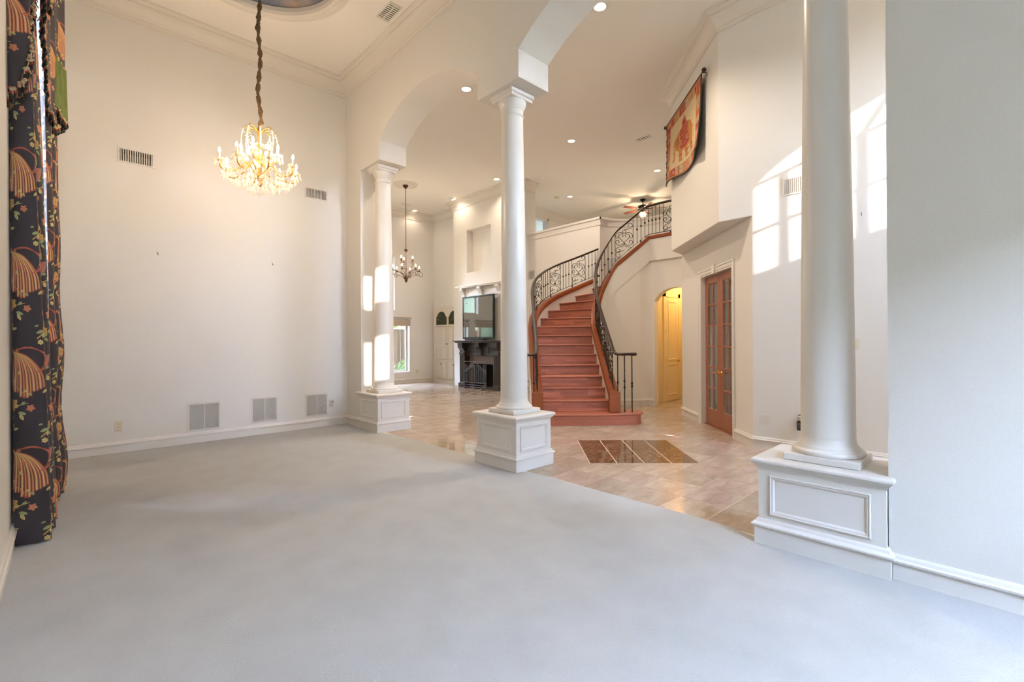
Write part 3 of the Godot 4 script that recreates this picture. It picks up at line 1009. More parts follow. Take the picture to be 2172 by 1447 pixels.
	mb.prism(hp, Vector3(XH, 0, 0), Vector3(0, 0, 1), Vector3.UP, Vector3(0.16, 0, 0))
	struct("wall_passage", mb, M.wall, "cream wall under the landing with an arched opening to a passage", "wall")
	mb = MB.new()
	wall_slab(mb, 0, -5.55, -5.36, XH + 0.16, 11.5, 0, 3.02, [])
	wall_slab(mb, 0, -4.235, -4.05, 8.42, 11.5, 0, 3.02, [])
	wall_slab(mb, 2, 11.5, 11.7, -5.55, ZF, 0, 3.02, [])
	struct("wall_hall", mb, M.hall, "warm cream walls of the passage beyond the arched opening", "wall")
	# loft floor slab and loft walls
	mb = MB.new()
	mb.prism(PackedVector2Array([Vector2(XH + 0.1, -4.18), Vector2(XH + 0.1, -5.42), Vector2(9.7, -5.9), Vector2(9.75, -6.6), Vector2(9.6, -6.9), Vector2(9.6, -9.3), Vector2(9.81, -9.3), Vector2(9.81, -12.4), Vector2(16, -12.4), Vector2(16, -4.18)]), Vector3(0, 3.021, 0), Vector3(1, 0, 0), Vector3(0, 0, 1), Vector3(0, FLOOR2 - 3.021, 0))
	struct("floor_loft", mb, M.carpet, "upper floor of the loft and landing", "floor")
	mb = MB.new()
	wall_slab(mb, 0, -11.15, -10.95, XF + 0.3, 16.2, FLOOR2, CEIL, [[11.17, 12.05, FLOOR2, 5.55]])
	wall_slab(mb, 2, 16.0, 16.2, -11.15, ZF, 0, CEIL, [])
	wall_slab(mb, 0, -12.4, -12.2, XF + 0.3, 16.2, FLOOR2, CEIL, [])
	struct("wall_loft", mb, M.wall, "cream back wall of the loft with a cased doorway", "wall")
	mb = MB.new()
	for s in [[11.1, 11.17], [12.05, 12.12]]:
		mb.bb(Vector3(s[0], FLOOR2, -10.95), Vector3(s[1], 5.62, -10.92))
	mb.bb(Vector3(11.1, 5.55, -10.95), Vector3(12.12, 5.62, -10.92))
	struct("trim_loft_doorway", mb, M.crown, "plain casing round the loft doorway", "door casing")
	# stair guard walls are made with the stair
	# --- floors
	build_floors()
	# --- ceiling with the round dome opening
	mb = MB.new()
	var dc := Vector2(1.62, -5.94)
	var hs := 1.1
	ceil_slab(mb, -0.6, 16.2, ZG - 0.3, dc.y - hs)
	ceil_slab(mb, -0.6, 16.2, dc.y + hs, ZF + 0.12)
	ceil_slab(mb, -0.6, dc.x - hs, dc.y - hs, dc.y + hs)
	ceil_slab(mb, dc.x + hs, 16.2, dc.y - hs, dc.y + hs)
	var N := 64
	for k in N:
		var ring := []
		for e in [k, k + 1]:
			var a: float = TAU * e / N
			var d := Vector2(cos(a), sin(a))
			var s := hs / maxf(absf(d.x), absf(d.y))
			ring.append([Vector3(dc.x + d.x * 0.86, CEIL, dc.y + d.y * 0.86), Vector3(dc.x + d.x * s, CEIL, dc.y + d.y * s)])
		mb.quad(ring[0][0], ring[0][1], ring[1][1], ring[1][0], Vector3.DOWN)
		var up := Vector3(0, 0.25, 0)
		mb.quad(ring[0][0] + up, ring[0][1] + up, ring[1][1] + up, ring[1][0] + up, Vector3.UP)
	struct("ceiling", mb, M.ceil, "cream ceiling over the living room, foyer and great room", "ceiling")
	mb = MB.new()
	var dp := []
	for k in 13:
		var a := PI / 2 * k / 12.0
		dp.append(Vector2(0.868 * cos(a), CEIL - 0.001 + 0.42 * sin(a)))
	mb.lathe(dp, Vector3(dc.x, 0, dc.y), 48, true)
	struct("ceiling_dome", mb, M.mural, "shallow round ceiling dome painted with a cloudy blue sky", "ceiling dome")
	mb = MB.new()
	mb.lathe([Vector2(1.06, CEIL), Vector2(1.045, CEIL - 0.03), Vector2(1.01, CEIL - 0.035), Vector2(1.0, CEIL - 0.055), Vector2(0.96, CEIL - 0.06), Vector2(0.945, CEIL - 0.045), Vector2(0.92, CEIL - 0.06), Vector2(0.88, CEIL - 0.055), Vector2(0.862, CEIL - 0.02), Vector2(0.855, CEIL + 0.03)], Vector3(dc.x, 0, dc.y), 64)
	struct("trim_dome", mb, M.crown, "round stepped moulding framing the painted dome", "moulding")
	# --- crown mouldings
	crown("living_left", [Vector3(XG, CEIL, ZL), Vector3(XW, CEIL, ZL), Vector3(XW, CEIL, ZF)], "cream crown moulding round the living room ceiling")
	crown("living_window", [Vector3(XG, CEIL, ZF), Vector3(XG, CEIL, ZL)], "cream crown moulding above the curtains")
	crown("foyer", [Vector3(9.0, CEIL, -4.18), Vector3(7.94, CEIL, -4.18), Vector3(XS, CEIL, -2.716), Vector3(XS, CEIL, ZF)].map(func(e): return e), "cream crown moulding above the tapestry")
	crown("great_room", [Vector3(XW + 0.25, CEIL, ZG), Vector3(XF, CEIL, ZG), Vector3(XF, CEIL, -12.29), Vector3(XB, CEIL, -12.29), Vector3(XB, CEIL, -9.3), Vector3(XF, CEIL, -9.3), Vector3(XF + 0.2, CEIL, -9.3)], "cream crown moulding round the great room ceiling")
	crown("loft", [Vector3(XF + 0.3, CEIL, -10.95), Vector3(16.0, CEIL, -10.95), Vector3(16.0, CEIL, -4.18)], "cream crown moulding round the loft ceiling")
	# --- baseboards
	baseboard("left", [Vector3(XG, 0, ZL), Vector3(XW, 0, ZL), Vector3(XW, 0, -7.35)], M.base, "cream baseboard along the left living room wall")
	baseboard("right", [Vector3(XW, 0, -0.47), Vector3(XW, 0, ZF)], M.trim, "white moulded baseboard running from the wide pedestal")
	baseboard("window", [Vector3(XG, 0, ZF), Vector3(XG, 0, ZL)], M.base, "cream baseboard under the curtains")
	baseboard("foyer", [A + D45 * 0.51, A, Vector3(XS, 0, ZF)], M.base, "cream baseboard turning the corner beside the french doors")
	baseboard("angled", [A + D45 * 2.75, A + D45 * 1.89], M.base, "short cream baseboard at the end of the french door wall")
	baseboard("garden", [Vector3(XW + 0.25, 0, ZG), Vector3(XF, 0, ZG), Vector3(XF, 0, -13.97)], M.base, "cream baseboard under the garden windows")
	baseboard("hall", [Vector3(10.55, 0, -5.36), Vector3(11.5, 0, -5.36), Vector3(11.5, 0, -4.235)], M.base, "cream baseboard inside the passage")

# ceiling slab with the openings of the four registers
func ceil_slab(mb: MB, x0: float, x1: float, z0: float, z1: float) -> void:
	var holes := []
	for e in [[3.165, -5.72, 0.2, 0.4], [9.21, -5.5, 0.16, 0.36], [9.2, -9.2, 0.16, 0.36], [7.98, -13.38, 0.36, 0.16]]:
		holes.append([e[0] - e[2] / 2 + 0.02, e[0] + e[2] / 2 - 0.02, e[1] - e[3] / 2 + 0.02, e[1] + e[3] / 2 - 0.02])
	holes = holes.filter(func(h): return h[2] > z0 and h[3] < z1 and h[0] > x0 and h[1] < x1)
	var zs := [z0, z1]
	for h in holes:
		zs.append(h[2]); zs.append(h[3])
	zs.sort()
	for k in zs.size() - 1:
		var m: float = (zs[k] + zs[k + 1]) / 2
		var xs := [x0]
		var hs := holes.filter(func(h): return h[2] < m and m < h[3])
		hs.sort_custom(func(a, b): return a[0] < b[0])
		for h in hs:
			xs.append(h[0]); xs.append(h[1])
		xs.append(x1)
		for q in range(0, xs.size(), 2):
			mb.bb(Vector3(xs[q], CEIL, zs[k]), Vector3(xs[q + 1], CEIL + 0.25, zs[k + 1]))

func tile_mesh(hx: float, hz: float) -> ArrayMesh:
	var m := MB.new()
	var c := 0.002
	var t := [Vector3(-hx + c, 0, -hz + c), Vector3(hx - c, 0, -hz + c), Vector3(hx - c, 0, hz - c), Vector3(-hx + c, 0, hz - c)]
	var l := [Vector3(-hx, -c, -hz), Vector3(hx, -c, -hz), Vector3(hx, -c, hz), Vector3(-hx, -c, hz)]
	m.quad(t[0], t[1], t[2], t[3], Vector3.UP)
	for k in 4:
		var k2 := (k + 1) % 4
		m.quad(l[k], l[k2], t[k2], t[k], (l[k] + l[k2]) * 0.5 + Vector3.UP * 0.1)
		var dn := Vector3.DOWN * 0.006
		m.quad(l[k], l[k2], l[k2] + dn, l[k] + dn, l[k] + l[k2])
	return m.mesh()

func build_floors() -> void:
	# carpet with its slightly bowed free edge
	var p := PackedVector2Array([Vector2(XG, ZL), Vector2(XW, ZL), Vector2(XW, -7.3), Vector2(3.5, -6.66), Vector2(3.56, -6.45), Vector2(3.585, -5.9), Vector2(3.58, -5.2), Vector2(3.585, -4.6), Vector2(3.56, -4.36), Vector2(3.5, -4.28), Vector2(3.5, -3.6), Vector2(3.57, -3.5), Vector2(3.6, -3.2), Vector2(3.585, -2.6), Vector2(3.6, -2.0), Vector2(3.6, -1.6), Vector2(3.585, -1.42), Vector2(3.55, -1.3), Vector2(3.5, -1.2), Vector2(3.5, ZF), Vector2(XG, ZF)])
	var mb := MB.new()
	mb.prism(p, Vector3(0, -0.1, 0), Vector3(1, 0, 0), Vector3(0, 0, 1), Vector3(0, 0.104, 0))
	# rolled edge at the tiles
	var edge := []
	for k in range(3, 19): edge.append(Vector3(p[k].x - 0.004, -0.003, p[k].y))
	mb.tube(edge, 0.008, 8)
	struct("floor_carpet", mb, M.carpet, "pale grey wall to wall carpet of the living room", "carpet")
	# marble
	var fl := sthing("floor_marble", "polished cream marble tile floor of the foyer and great room", "floor", Vector3(6.5, 0, -5.8))
	var off := fl.position
	mb = MB.new()
	mb.bb(Vector3(XW, -0.1, ZG), Vector3(XF + 0.2, -0.003, ZF))
	mb.bb(Vector3(XF, -0.1, -5.36), Vector3(11.5, -0.003, -4.2))
	mb.bb(Vector3(XF, -0.1, -4.2), Vector3(16, -0.004, ZF))
	wpart(mb, "grout_bed", M.grout, fl)
	var T := 0.406
	var rng := RandomNumberGenerator.new()
	rng.seed = 4
	var n45 := Vector2(0.70711, 0.70711)
	var m45 := Vector2(0.70711, -0.70711)
	var n0 := 0.73
	var m0 := 5.405
	var side := 1.245
	var dia := PackedVector2Array()
	for e in [[0, 0], [1, 0], [1, 1], [0, 1]]: dia.append(n45 * (n0 + e[0] * side) + m45 * (m0 + e[1] * side))
	var me := tile_mesh(T / 2 - 0.0028, T / 2 - 0.0028)
	var list := []
	for i in range(-3, 18):
		for j in range(-30, 13):
			var c := Vector2(4.40 + (i + 0.5) * T, -2.437 + (j + 0.5) * T)
			if c.x < XW - 0.1 or c.x > 11.4 or c.y < ZG - 0.2: continue
			if c.y > -2.29 + 0.3 and c.x > XS + 0.2: continue
			if c.x > 9.6 and (c.y < -5.5 or c.y > -4.2): continue
			if (c.x - XS) + (c.y + 2.29) > 0.55 and c.y > -4.3: continue
			list.append(c)
	list.sort_custom(func(a, b): return a.length() < b.length())
	var far := []
	for k in far_tile_mats(): far.append(MB.new())
	var count := 0
	for c in list:
		var sq := PackedVector2Array([c + Vector2(-T, -T) * 0.5 * 0.993, c + Vector2(T, -T) * 0.5 * 0.993, c + Vector2(T, T) * 0.5 * 0.993, c + Vector2(-T, T) * 0.5 * 0.993])
		var v := rng.randi() % 6
		var cut := false
		var hit := Geometry2D.intersect_polygons(sq, dia)
		if hit.size() > 0:
			for piece_poly in Geometry2D.clip_polygons(sq, Geometry2D.offset_polygon(dia, 0.003)[0]):
				if Geometry2D.is_polygon_clockwise(piece_poly): piece_poly.reverse()
				var t := MB.new()
				t.prism(piece_poly, Vector3(0, -0.008, 0), Vector3(1, 0, 0), Vector3(0, 0, 1), Vector3(0, 0.008, 0))
				wpart(t, "tile", M.tiles[v], fl)
				count += 1
			cut = true
		if cut: continue
		if count < 300:
			piece(me, "tile", M.tiles[v], fl, Vector3(c.x, 0, c.y) - off)
			count += 1
		else:
			var f: MB = far[v]
			var h := T / 2 - 0.0028
			var b := 0.002
			var y := Vector3(0, 0, 0)
			f.quad(Vector3(c.x - h + b, 0, c.y - h + b), Vector3(c.x + h - b, 0, c.y - h + b), Vector3(c.x + h - b, 0, c.y + h - b), Vector3(c.x - h + b, 0, c.y + h - b), Vector3.UP)
	for k in far.size():
		if far[k].v.size() == 0: continue
		var o := wpart(far[k], "distant_tiles", M.tiles[k], fl)
		o.set_meta("kind", "stuff")
	# dark inset, four by four
	var ds := side / 4.0
	var dm := tile_mesh(ds / 2 - 0.005, ds / 2 - 0.0012)
	for i in 4:
		for j in 4:
			var c := n45 * (n0 + (i + 0.5) * ds) + m45 * (m0 + (j + 0.5) * ds)
			piece(dm, "dark_tile", M.darktiles[rng.randi() % 3], fl, Vector3(c.x, 0, c.y) - off, Basis(Vector3.UP, -PI / 4))

func far_tile_mats() -> int:
	return 6

# ---------------------------------------------------------------- columns on pedestals
func column(called_label: String, zc: float, z0: float, z1: float) -> void:
	var xc := 3.735
	var o := thing("column", called_label, "column", Vector3(xc, 0, zc), 0.0, "white columns of the colonnade")
	var x0 := 3.44 - xc
	var x1 := 4.03 - xc
	var a := z0 - zc
	var b := z1 - zc
	var cx := (x0 + x1) / 2
	var cz := (a + b) / 2
	var sx := x1 - x0
	var sz := b - a
	var body := MB.new()
	body.bb(Vector3(x0, 0, a), Vector3(x1, 0.125, b))
	body.bb(Vector3(x0 + 0.022, 0.125, a + 0.022), Vector3(x1 - 0.022, 0.55, b - 0.022))
	part(body, "pedestal", M.trim, o)
	var ring := [Vector3(x0, 0, a), Vector3(x1, 0, a), Vector3(x1, 0, b), Vector3(x0, 0, b)]
	ring.reverse()
	var bm := MB.new()
	bm.sweep([Vector2(-0.03, 0.12), Vector2(0.0, 0.12), Vector2(0.014, 0.127), Vector2(0.016, 0.14), Vector2(0.006, 0.15), Vector2(-0.004, 0.155), Vector2(-0.01, 0.17), Vector2(-0.022, 0.178), Vector2(-0.03, 0.178)], ring, true)
	part(bm, "base_moulding", M.trim, o)
	var cm := MB.new()
	cm.sweep([Vector2(-0.03, 0.518), Vector2(-0.018, 0.518), Vector2(-0.012, 0.532), Vector2(-0.002, 0.54), Vector2(0.002, 0.552), Vector2(0.012, 0.556), Vector2(0.018, 0.566), Vector2(0.018, 0.578), Vector2(0.012, 0.586), Vector2(0.004, 0.59), Vector2(-0.03, 0.59)], ring, true)
	cm.bb(Vector3(x0 + 0.01, 0.55, a + 0.01), Vector3(x1 - 0.01, 0.5895, b - 0.01))
	part(cm, "cap_moulding", M.trim, o)
	var fr := [Vector2(0, 0), Vector2(0, 0.01), Vector2(0.008, 0.014), Vector2(0.014, 0.009), Vector2(0.022, 0.009), Vector2(0.03, 0.004), Vector2(0.034, 0.0)]
	var pz := sz - 0.044 - 0.14
	var px := sx - 0.044 - 0.12
	for f in [[Vector3(x0 + 0.022, 0.345, cz), Vector3(0, 0, 1), pz], [Vector3(x1 - 0.022, 0.345, cz), Vector3(0, 0, -1), pz], [Vector3(cx, 0.345, b - 0.022), Vector3(1, 0, 0), px], [Vector3(cx, 0.345, a + 0.022), Vector3(-1, 0, 0), px]]:
		var m := MB.new()
		m.frame(f[0], f[1], Vector3.UP, f[2], 0.27, fr)
		part(m, "panel_moulding", M.trim, o)
	var pl := MB.new()
	pl.cbox(Vector3(0, 0.6125, 0), Vector3(0.425, 0.045, 0.425), 0.004)
	part(pl, "plinth", M.trim, o)
	var y := 0.635
	var prof := [Vector2(0.205, y), Vector2(0.209, y + 0.008), Vector2(0.209, y + 0.026), Vector2(0.2, y + 0.035), Vector2(0.182, y + 0.038), Vector2(0.182, y + 0.048), Vector2(0.174, y + 0.058), Vector2(0.163, y + 0.075), Vector2(0.157, y + 0.11)]
	var tb := MB.new()
	tb.lathe(prof, Vector3.ZERO, 48, true)
	part(tb, "column_base", M.column, o)
	var sh := []
	for k in 25:
		var f := k / 24.0
		sh.append(Vector2(lerpf(0.157, 0.121, pow(f, 1.35)), lerpf(y + 0.11, 3.96, f)))
	var s := MB.new()
	s.lathe(sh, Vector3.ZERO, 48, true)
	part(s, "shaft", M.column, o)
	var cp := MB.new()
	cp.lathe([Vector2(0.121, 3.96), Vector2(0.13, 3.965), Vector2(0.132, 3.975), Vector2(0.122, 3.985), Vector2(0.122, 4.04), Vector2(0.13, 4.045), Vector2(0.13, 4.06), Vector2(0.138, 4.07), Vector2(0.15, 4.095), Vector2(0.158, 4.12), Vector2(0.16, 4.135)], Vector3.ZERO, 48)
	cp.cbox(Vector3(0, 4.155, 0), Vector3(0.33, 0.04, 0.33), 0.003)
	cp.cbox(Vector3(0, 4.195, 0), Vector3(0.365, 0.05, 0.365), 0.008)
	part(cp, "capital", M.column, o)

# ---------------------------------------------------------------- stair
const SA := Vector3(0.687, 0, -0.727)   # direction of the first flight
const SB := Vector3(0.727, 0, 0.687)    # to the right of it
const TC := Vector2(2.2, 9.65)          # centre of the turn, (right, along)
const RI := 0.55
const RO := 1.70

func sp(r: float, a: float, y: float) -> Vector3:
	return SB * r + SA * a + Vector3(0, y, 0)

func nosing(k: int) -> Array:   # [inner, outer] plan points of nosing k
	if k <= 7:
		var d := 7.8 + 0.28 * (k - 1)
		return [Vector2(TC.x - RI, d), Vector2(TC.x - RO, d)]
	if k <= 14:
		var an: float = deg_to_rad([3.0, 12.5, 23.5, 36.5, 51.0, 67.0, 82.0][k - 8])
		var e := Vector2(-cos(an), sin(an))
		return [TC + e * RI, TC + e * RO]
	var j := k - 15
	return [Vector2([2.27, 2.5, 2.73, 2.95, 3.1][j], TC.y + RI), Vector2([2.38, 2.8, 3.15, 3.45, 3.65][j], [11.36, 11.4, 11.3, 11.1, 10.9][j])]

func build_stair() -> void:
	var b0 := sp(1.08, 7.9, 0)
	var o := thing("staircase", "curved cherry wood staircase turning right up to the landing", "staircase", b0)
	var rng := RandomNumberGenerator.new()
	rng.seed = 8
	var nose := 0.03
	# treads and risers
	for k in range(1, 19):
		var a := nosing(k)
		var b := nosing(k + 1)
		var y := RISE * k
		var poly: Array = []
		if k == 1:
			# wide first step with rounded ends
			var f := 7.8
			var pp := []
			pp.append(Vector2(2.02, f + 0.42))
			for e in arc_pts(Vector2(2.02, f + 0.2), 0.19, 0.22, PI / 2, -PI / 2, 10): pp.append(e)
			for e in 9:
				var x := lerpf(1.9, 0.25, e / 8.0)
				pp.append(Vector2(x, f - 0.03 - 0.05 * (1.0 - pow((x - 1.08) / 0.9, 2.0))))
			for e in arc_pts(Vector2(0.14, f + 0.2), 0.19, 0.22, -PI / 2, -PI * 1.5, 10): pp.append(e)
			poly = pp
			var r := MB.new()
			var path := []
			for e in pp: path.append(sp(e.x, e.y, 0))
			for e in path.size():
				var c := sp(1.08, f + 0.2, 0)
				path[e] = c + (path[e] - c) * Vector3(0.975, 1, 0.975)
			for e in path.size():
				var p: Vector3 = path[e]
				var q: Vector3 = path[(e + 1) % path.size()]
				r.quad(p, q, q + Vector3.UP * (y - 0.03), p + Vector3.UP * (y - 0.03), (p + q) * 0.5 - sp(1.08, f + 0.2, 0))
			wpart(r, "riser", M.cherry[0], o)
		else:
			# four points; on the turn the outer edge follows the arc
			var i0: Vector2 = a[0]
			var o0: Vector2 = a[1]
			var i1: Vector2 = b[0]
			var o1: Vector2 = b[1]
			var fw := (Vector2(0, 1) if k <= 7 else (o1 - o0).normalized()) * 0.02
			var fi := (Vector2(0, 1) if k <= 7 else (i1 - i0).normalized()) * 0.02
			poly = [i0 - fi, o0 - fw]
			if k >= 7 and k <= 14:
				for e in range(1, 4):
					var m := o0.lerp(o1, e / 4.0) - TC
					poly.append(TC + m.normalized() * RO if m.length() < RO else TC + m)
			poly.append(o1)
			poly.append(i1)
			if k >= 7 and k <= 14:
				for e in [0.5]:
					var m := i1.lerp(i0, e) - TC
					poly.append(TC + m.normalized() * RI)
			# riser under the nosing
			var r := MB.new()
			var p := sp(i0.x, i0.y, 0) + Vector3.ZERO
			var q := sp(o0.x, o0.y, 0)
			var out := -(SA if k <= 7 else (q - p).cross(Vector3.UP).normalized())
			r.quad(p + Vector3.UP * (y - RISE), q + Vector3.UP * (y - RISE), q + Vector3.UP * (y - 0.03), p + Vector3.UP * (y - 0.03), out)
			var rr := wpart(r, "riser", M.cherry[rng.randi() % 4], o)
			# strip flooring boards on the riser face
			if k <= 12:
				for row in 3:
					var l := 0.0
					while l < 0.99:
						var w := rng.randf_range(0.22, 0.55)
						var e := minf(1.0, l + w)
						var bd := MB.new()
						var y0 := y - RISE + 0.002 + row * 0.0525
						var y1 := y0 + 0.0515
						var u := p.lerp(q, l + 0.001)
						var v := p.lerp(q, e - 0.001)
						var nn := out.normalized() * 0.004
						bd.quad(u + Vector3.UP * y0 + nn, v + Vector3.UP * y0 + nn, v + Vector3.UP * y1 + nn, u + Vector3.UP * y1 + nn, out)
						bd.quad(u + Vector3.UP * y0, v + Vector3.UP * y0, v + Vector3.UP * y0 + nn, u + Vector3.UP * y0 + nn, Vector3.DOWN)
						bd.quad(u + Vector3.UP * y1, v + Vector3.UP * y1, v + Vector3.UP * y1 + nn, u + Vector3.UP * y1 + nn, Vector3.UP)
						for z in bd.v.size(): bd.v[z] -= o.position
						part(bd, "board", M.cherry[rng.randi() % 4], rr)
						l = e
		var t := MB.new()
		var pg := PackedVector2Array()
		for e in poly: pg.append(e)
		t.prism(pg, sp(0, 0, y - 0.03), SB, SA, Vector3(0, 0.03, 0))
		# rounded front edge
		if k > 1:
			t.tube([sp(poly[0].x, poly[0].y, y - 0.015), sp(poly[1].x, poly[1].y, y - 0.015)], 0.015, 10)
		else:
			var ed := []
			for e in poly: ed.append(sp(e.x, e.y, y - 0.015))
			t.tube(ed, 0.015, 8)
		wpart(t, "tread", M.cherry[rng.randi() % 4], o)
	# curbs: white skirt below a wooden cap, inner and outer
	for side in 2:
		var path := []
		var raw := curb_path(side)
		for e in raw: path.append(e)
		var sk := MB.new()
		sk.sweep([Vector2(-0.075, 0.13), Vector2(-0.075, -0.34), Vector2(0.075, -0.34), Vector2(0.075, 0.13), Vector2(-0.075, 0.13)], path, false, true)
		wpart(sk, "skirt", M.trim, o)
		var cp := MB.new()
		cp.sweep([Vector2(-0.09, 0.13), Vector2(0.09, 0.13), Vector2(0.095, 0.16), Vector2(0.085, 0.215), Vector2(0.06, 0.235), Vector2(-0.06, 0.235), Vector2(-0.085, 0.215), Vector2(-0.095, 0.16), Vector2(-0.09, 0.13)], path, false, true)
		wpart(cp, "wood_cap", M.honey, o)
		# squared wooden end block standing on the first tread
		var p: Vector3 = path[0]
		var eb := MB.new()
		var bs := Basis(SB, Vector3.UP, -SA)
		eb.cbox(Vector3(p.x, (RISE + p.y + 0.235) / 2, p.z) - SA * 0.03, Vector3(0.19, p.y + 0.235 - RISE, 0.1), 0.012, bs)
		wpart(eb, "end_block", M.honey, o)
	# walls under the two curbs
	for side in 2:
		var raw := curb_path(side)
		if side == 0:
			raw = raw.filter(func(e): return e.y < RISE * 17.3)
			raw.append(Vector3(XH + 0.045, 3.32, -5.36))
			raw.append(Vector3(XH + 0.06, 3.4, -5.2))
		var mb := MB.new()
		var s: float = 1.0 if side == 0 else -1.0
		var offs := [-0.06, 0.06]
		for j in raw.size() - 1:
			var d: Vector3 = raw[j + 1] - raw[j]
			d.y = 0
			var r := Vector3(-d.z, 0, d.x).normalized()
			for of in offs:
				var p: Vector3 = raw[j] + r * of
				var q: Vector3 = raw[j + 1] + r * of
				var pt := p + Vector3.UP * -0.1
				var qt := q + Vector3.UP * -0.1
				var r0: Vector3 = mb_side(raw, j) * of
				var r1: Vector3 = mb_side(raw, j + 1) * of
				p = raw[j] + r0
				q = raw[j + 1] + r1
				var n0: Vector3 = r0.normalized()
				var n1: Vector3 = r1.normalized()
				mb.nquad([Vector3(p.x, 0, p.z), Vector3(q.x, 0, q.z), q - Vector3.UP * 0.1, p - Vector3.UP * 0.1], [n0, n1, n1, n0], [Vector2.ZERO, Vector2.ZERO, Vector2.ZERO, Vector2.ZERO])
		wpart(mb, "side_wall", M.wall, o, "curved cream wall under the stair")
	var inner := curb_path(0)
	var bp := []
	for k in inner.size():
		if k > 6 and inner[k].y < RISE * 17.3: bp.append(Vector3(inner[k].x, 0, inner[k].z) + mb_side(inner, k) * 0.06)
	bp.append(Vector3(XH - 0.005, 0, -5.32))
	bp.append(Vector3(XH, 0, -5.2))
	baseboard("stair", bp, M.base, "curved cream baseboard following the wall under the stair")
	# guard wall round the top of the stair and the knee wall cap
	var gp := [Vector2(2.165, 11.47), Vector2(2.42, 11.62), Vector2(2.7, 11.7), Vector2(3.0, 11.68), Vector2(3.35, 11.52), Vector2(3.65, 11.25), Vector2(3.85, 10.9), Vector2(4.0, 10.4), Vector2(4.3, 9.9)]
	var gpath := []
	for e in smooth_path(gp, 5): gpath.append(sp(e.x, e.y, 0))
	var gw := MB.new()
	gw.sweep([Vector2(-0.1, 0), Vector2(0, 0), Vector2(0, 4.36), Vector2(-0.1, 4.36), Vector2(-0.1, 0)], gpath.slice(0, 16), false, true)
	gw.sweep([Vector2(-0.1, 3.03), Vector2(0, 3.03), Vector2(0, 4.36), Vector2(-0.1, 4.36), Vector2(-0.1, 3.03)], gpath.slice(15), false, true)
	struct("wall_guard", gw, M.wall, "curved cream guard wall round the top of the stairwell", "wall")
	var kc := MB.new()
	var cap_prof := [Vector2(-0.13, 4.36), Vector2(0.012, 4.2), Vector2(0.012, 4.215), Vector2(0.02, 4.29), Vector2(0.03, 4.35), Vector2(0.045, 4.36), Vector2(0.045, 4.4), Vector2(-0.15, 4.4), Vector2(-0.15, 4.36), Vector2(-0.13, 4.36)]
	cap_prof = [Vector2(-0.12, 4.37), Vector2(0.0, 4.37), Vector2(0.0, 4.23), Vector2(0.012, 4.23), Vector2(0.02, 4.3), Vector2(0.03, 4.36), Vector2(0.05, 4.375), Vector2(0.05, 4.42), Vector2(-0.15, 4.42), Vector2(-0.15, 4.37), Vector2(-0.12, 4.37)]
	var kp := [Vector3(9.45, 0, -9.3), Vector3(9.45, 0, -6.82)]
	kc.sweep(cap_prof, kp, false, false, false)
	kc.sweep(cap_prof, gpath, false, true, false)
	struct("trim_knee_wall", kc, M.trim, "white moulded cap along the knee wall of the loft", "wall cap")
	# landing fascia board and its wooden edge
	var lf := MB.new()
	lf.bb(Vector3(XH - 0.05, 3.1, -5.36), Vector3(XH + 0.1, 3.56, -4.18))
	wpart(lf, "landing_fascia", M.trim, o)
	var le := MB.new()
	le.cbox(Vector3(XH + 0.02, 3.6, -4.77), Vector3(0.18, 0.07, 1.2), 0.012)
	wpart(le, "landing_edge", M.honey, o)
	build_railings(o)

func mb_side(path: Array, j: int) -> Vector3:
	var a: Vector3 = path[maxi(j - 1, 0)]
	var b: Vector3 = path[mini(j + 1, path.size() - 1)]
	var d := b - a
	d.y = 0
	d = d.normalized()
	return Vector3(-d.z, 0, d.x)

# centre line of a curb at the height of the nosing line; 0 = inner, 1 = outer
func curb_path(side: int) -> Array:
	var off := 0.075
	var out := []
	var kmax := 18.0
	var u := 1.6
	while u <= kmax + 0.001:
		var k := int(floor(u))
		var f := u - k
		var a := nosing(k)
		var b := nosing(mini(k + 1, 19))
		var p: Vector2
		if u < 7.0:
			p = (a[side] as Vector2).lerp(b[side], f)
			p.x += -off * -1.0 if side == 0 else -off
		elif u < 15.0:
			var q := (a[side] as Vector2).lerp(b[side], f)
			var m := q - TC
			var r := (RI - off) if side == 0 else (RO + off)
			if u < 8.0 and q.y <= TC.y: p = Vector2(TC.x - r, q.y)
			elif q.x > TC.x and side == 0: p = Vector2(q.x, TC.y + r)
			else: p = TC + m.normalized() * r
		else:
			var q := (a[side] as Vector2).lerp(b[side], f)
			p = q + Vector2(0, -off if side == 0 else off)
		if side == 1 and u > 14.1: break
		out.append(sp(p.x, p.y, RISE * u))
		u += 0.2
	return out

# ---------------------------------------------------------------- railings
class Rail:
	var p: Array
	var l: Array
	func _init(path: Array) -> void:
		p = path
		l = [0.0]
		for k in range(1, p.size()):
			var d: Vector3 = p[k] - p[k - 1]
			d.y = 0
			l.append(l[k - 1] + d.length())
	func length() -> float:
		return l[l.size() - 1]
	func at(s: float) -> Vector3:
		for k in range(1, p.size()):
			if s <= l[k] or k == p.size() - 1:
				var f: float = (s - l[k - 1]) / maxf(1e-6, l[k] - l[k - 1])
				return (p[k - 1] as Vector3).lerp(p[k], f)
		return p[0]

const LOW := 0.05
const HIGH := 0.64

func spiral_line(pts: Array) -> Array:
	var q := []
	for e in pts: q.append(Vector2(e[0], e[1]))
	return smooth_path(q, 5)

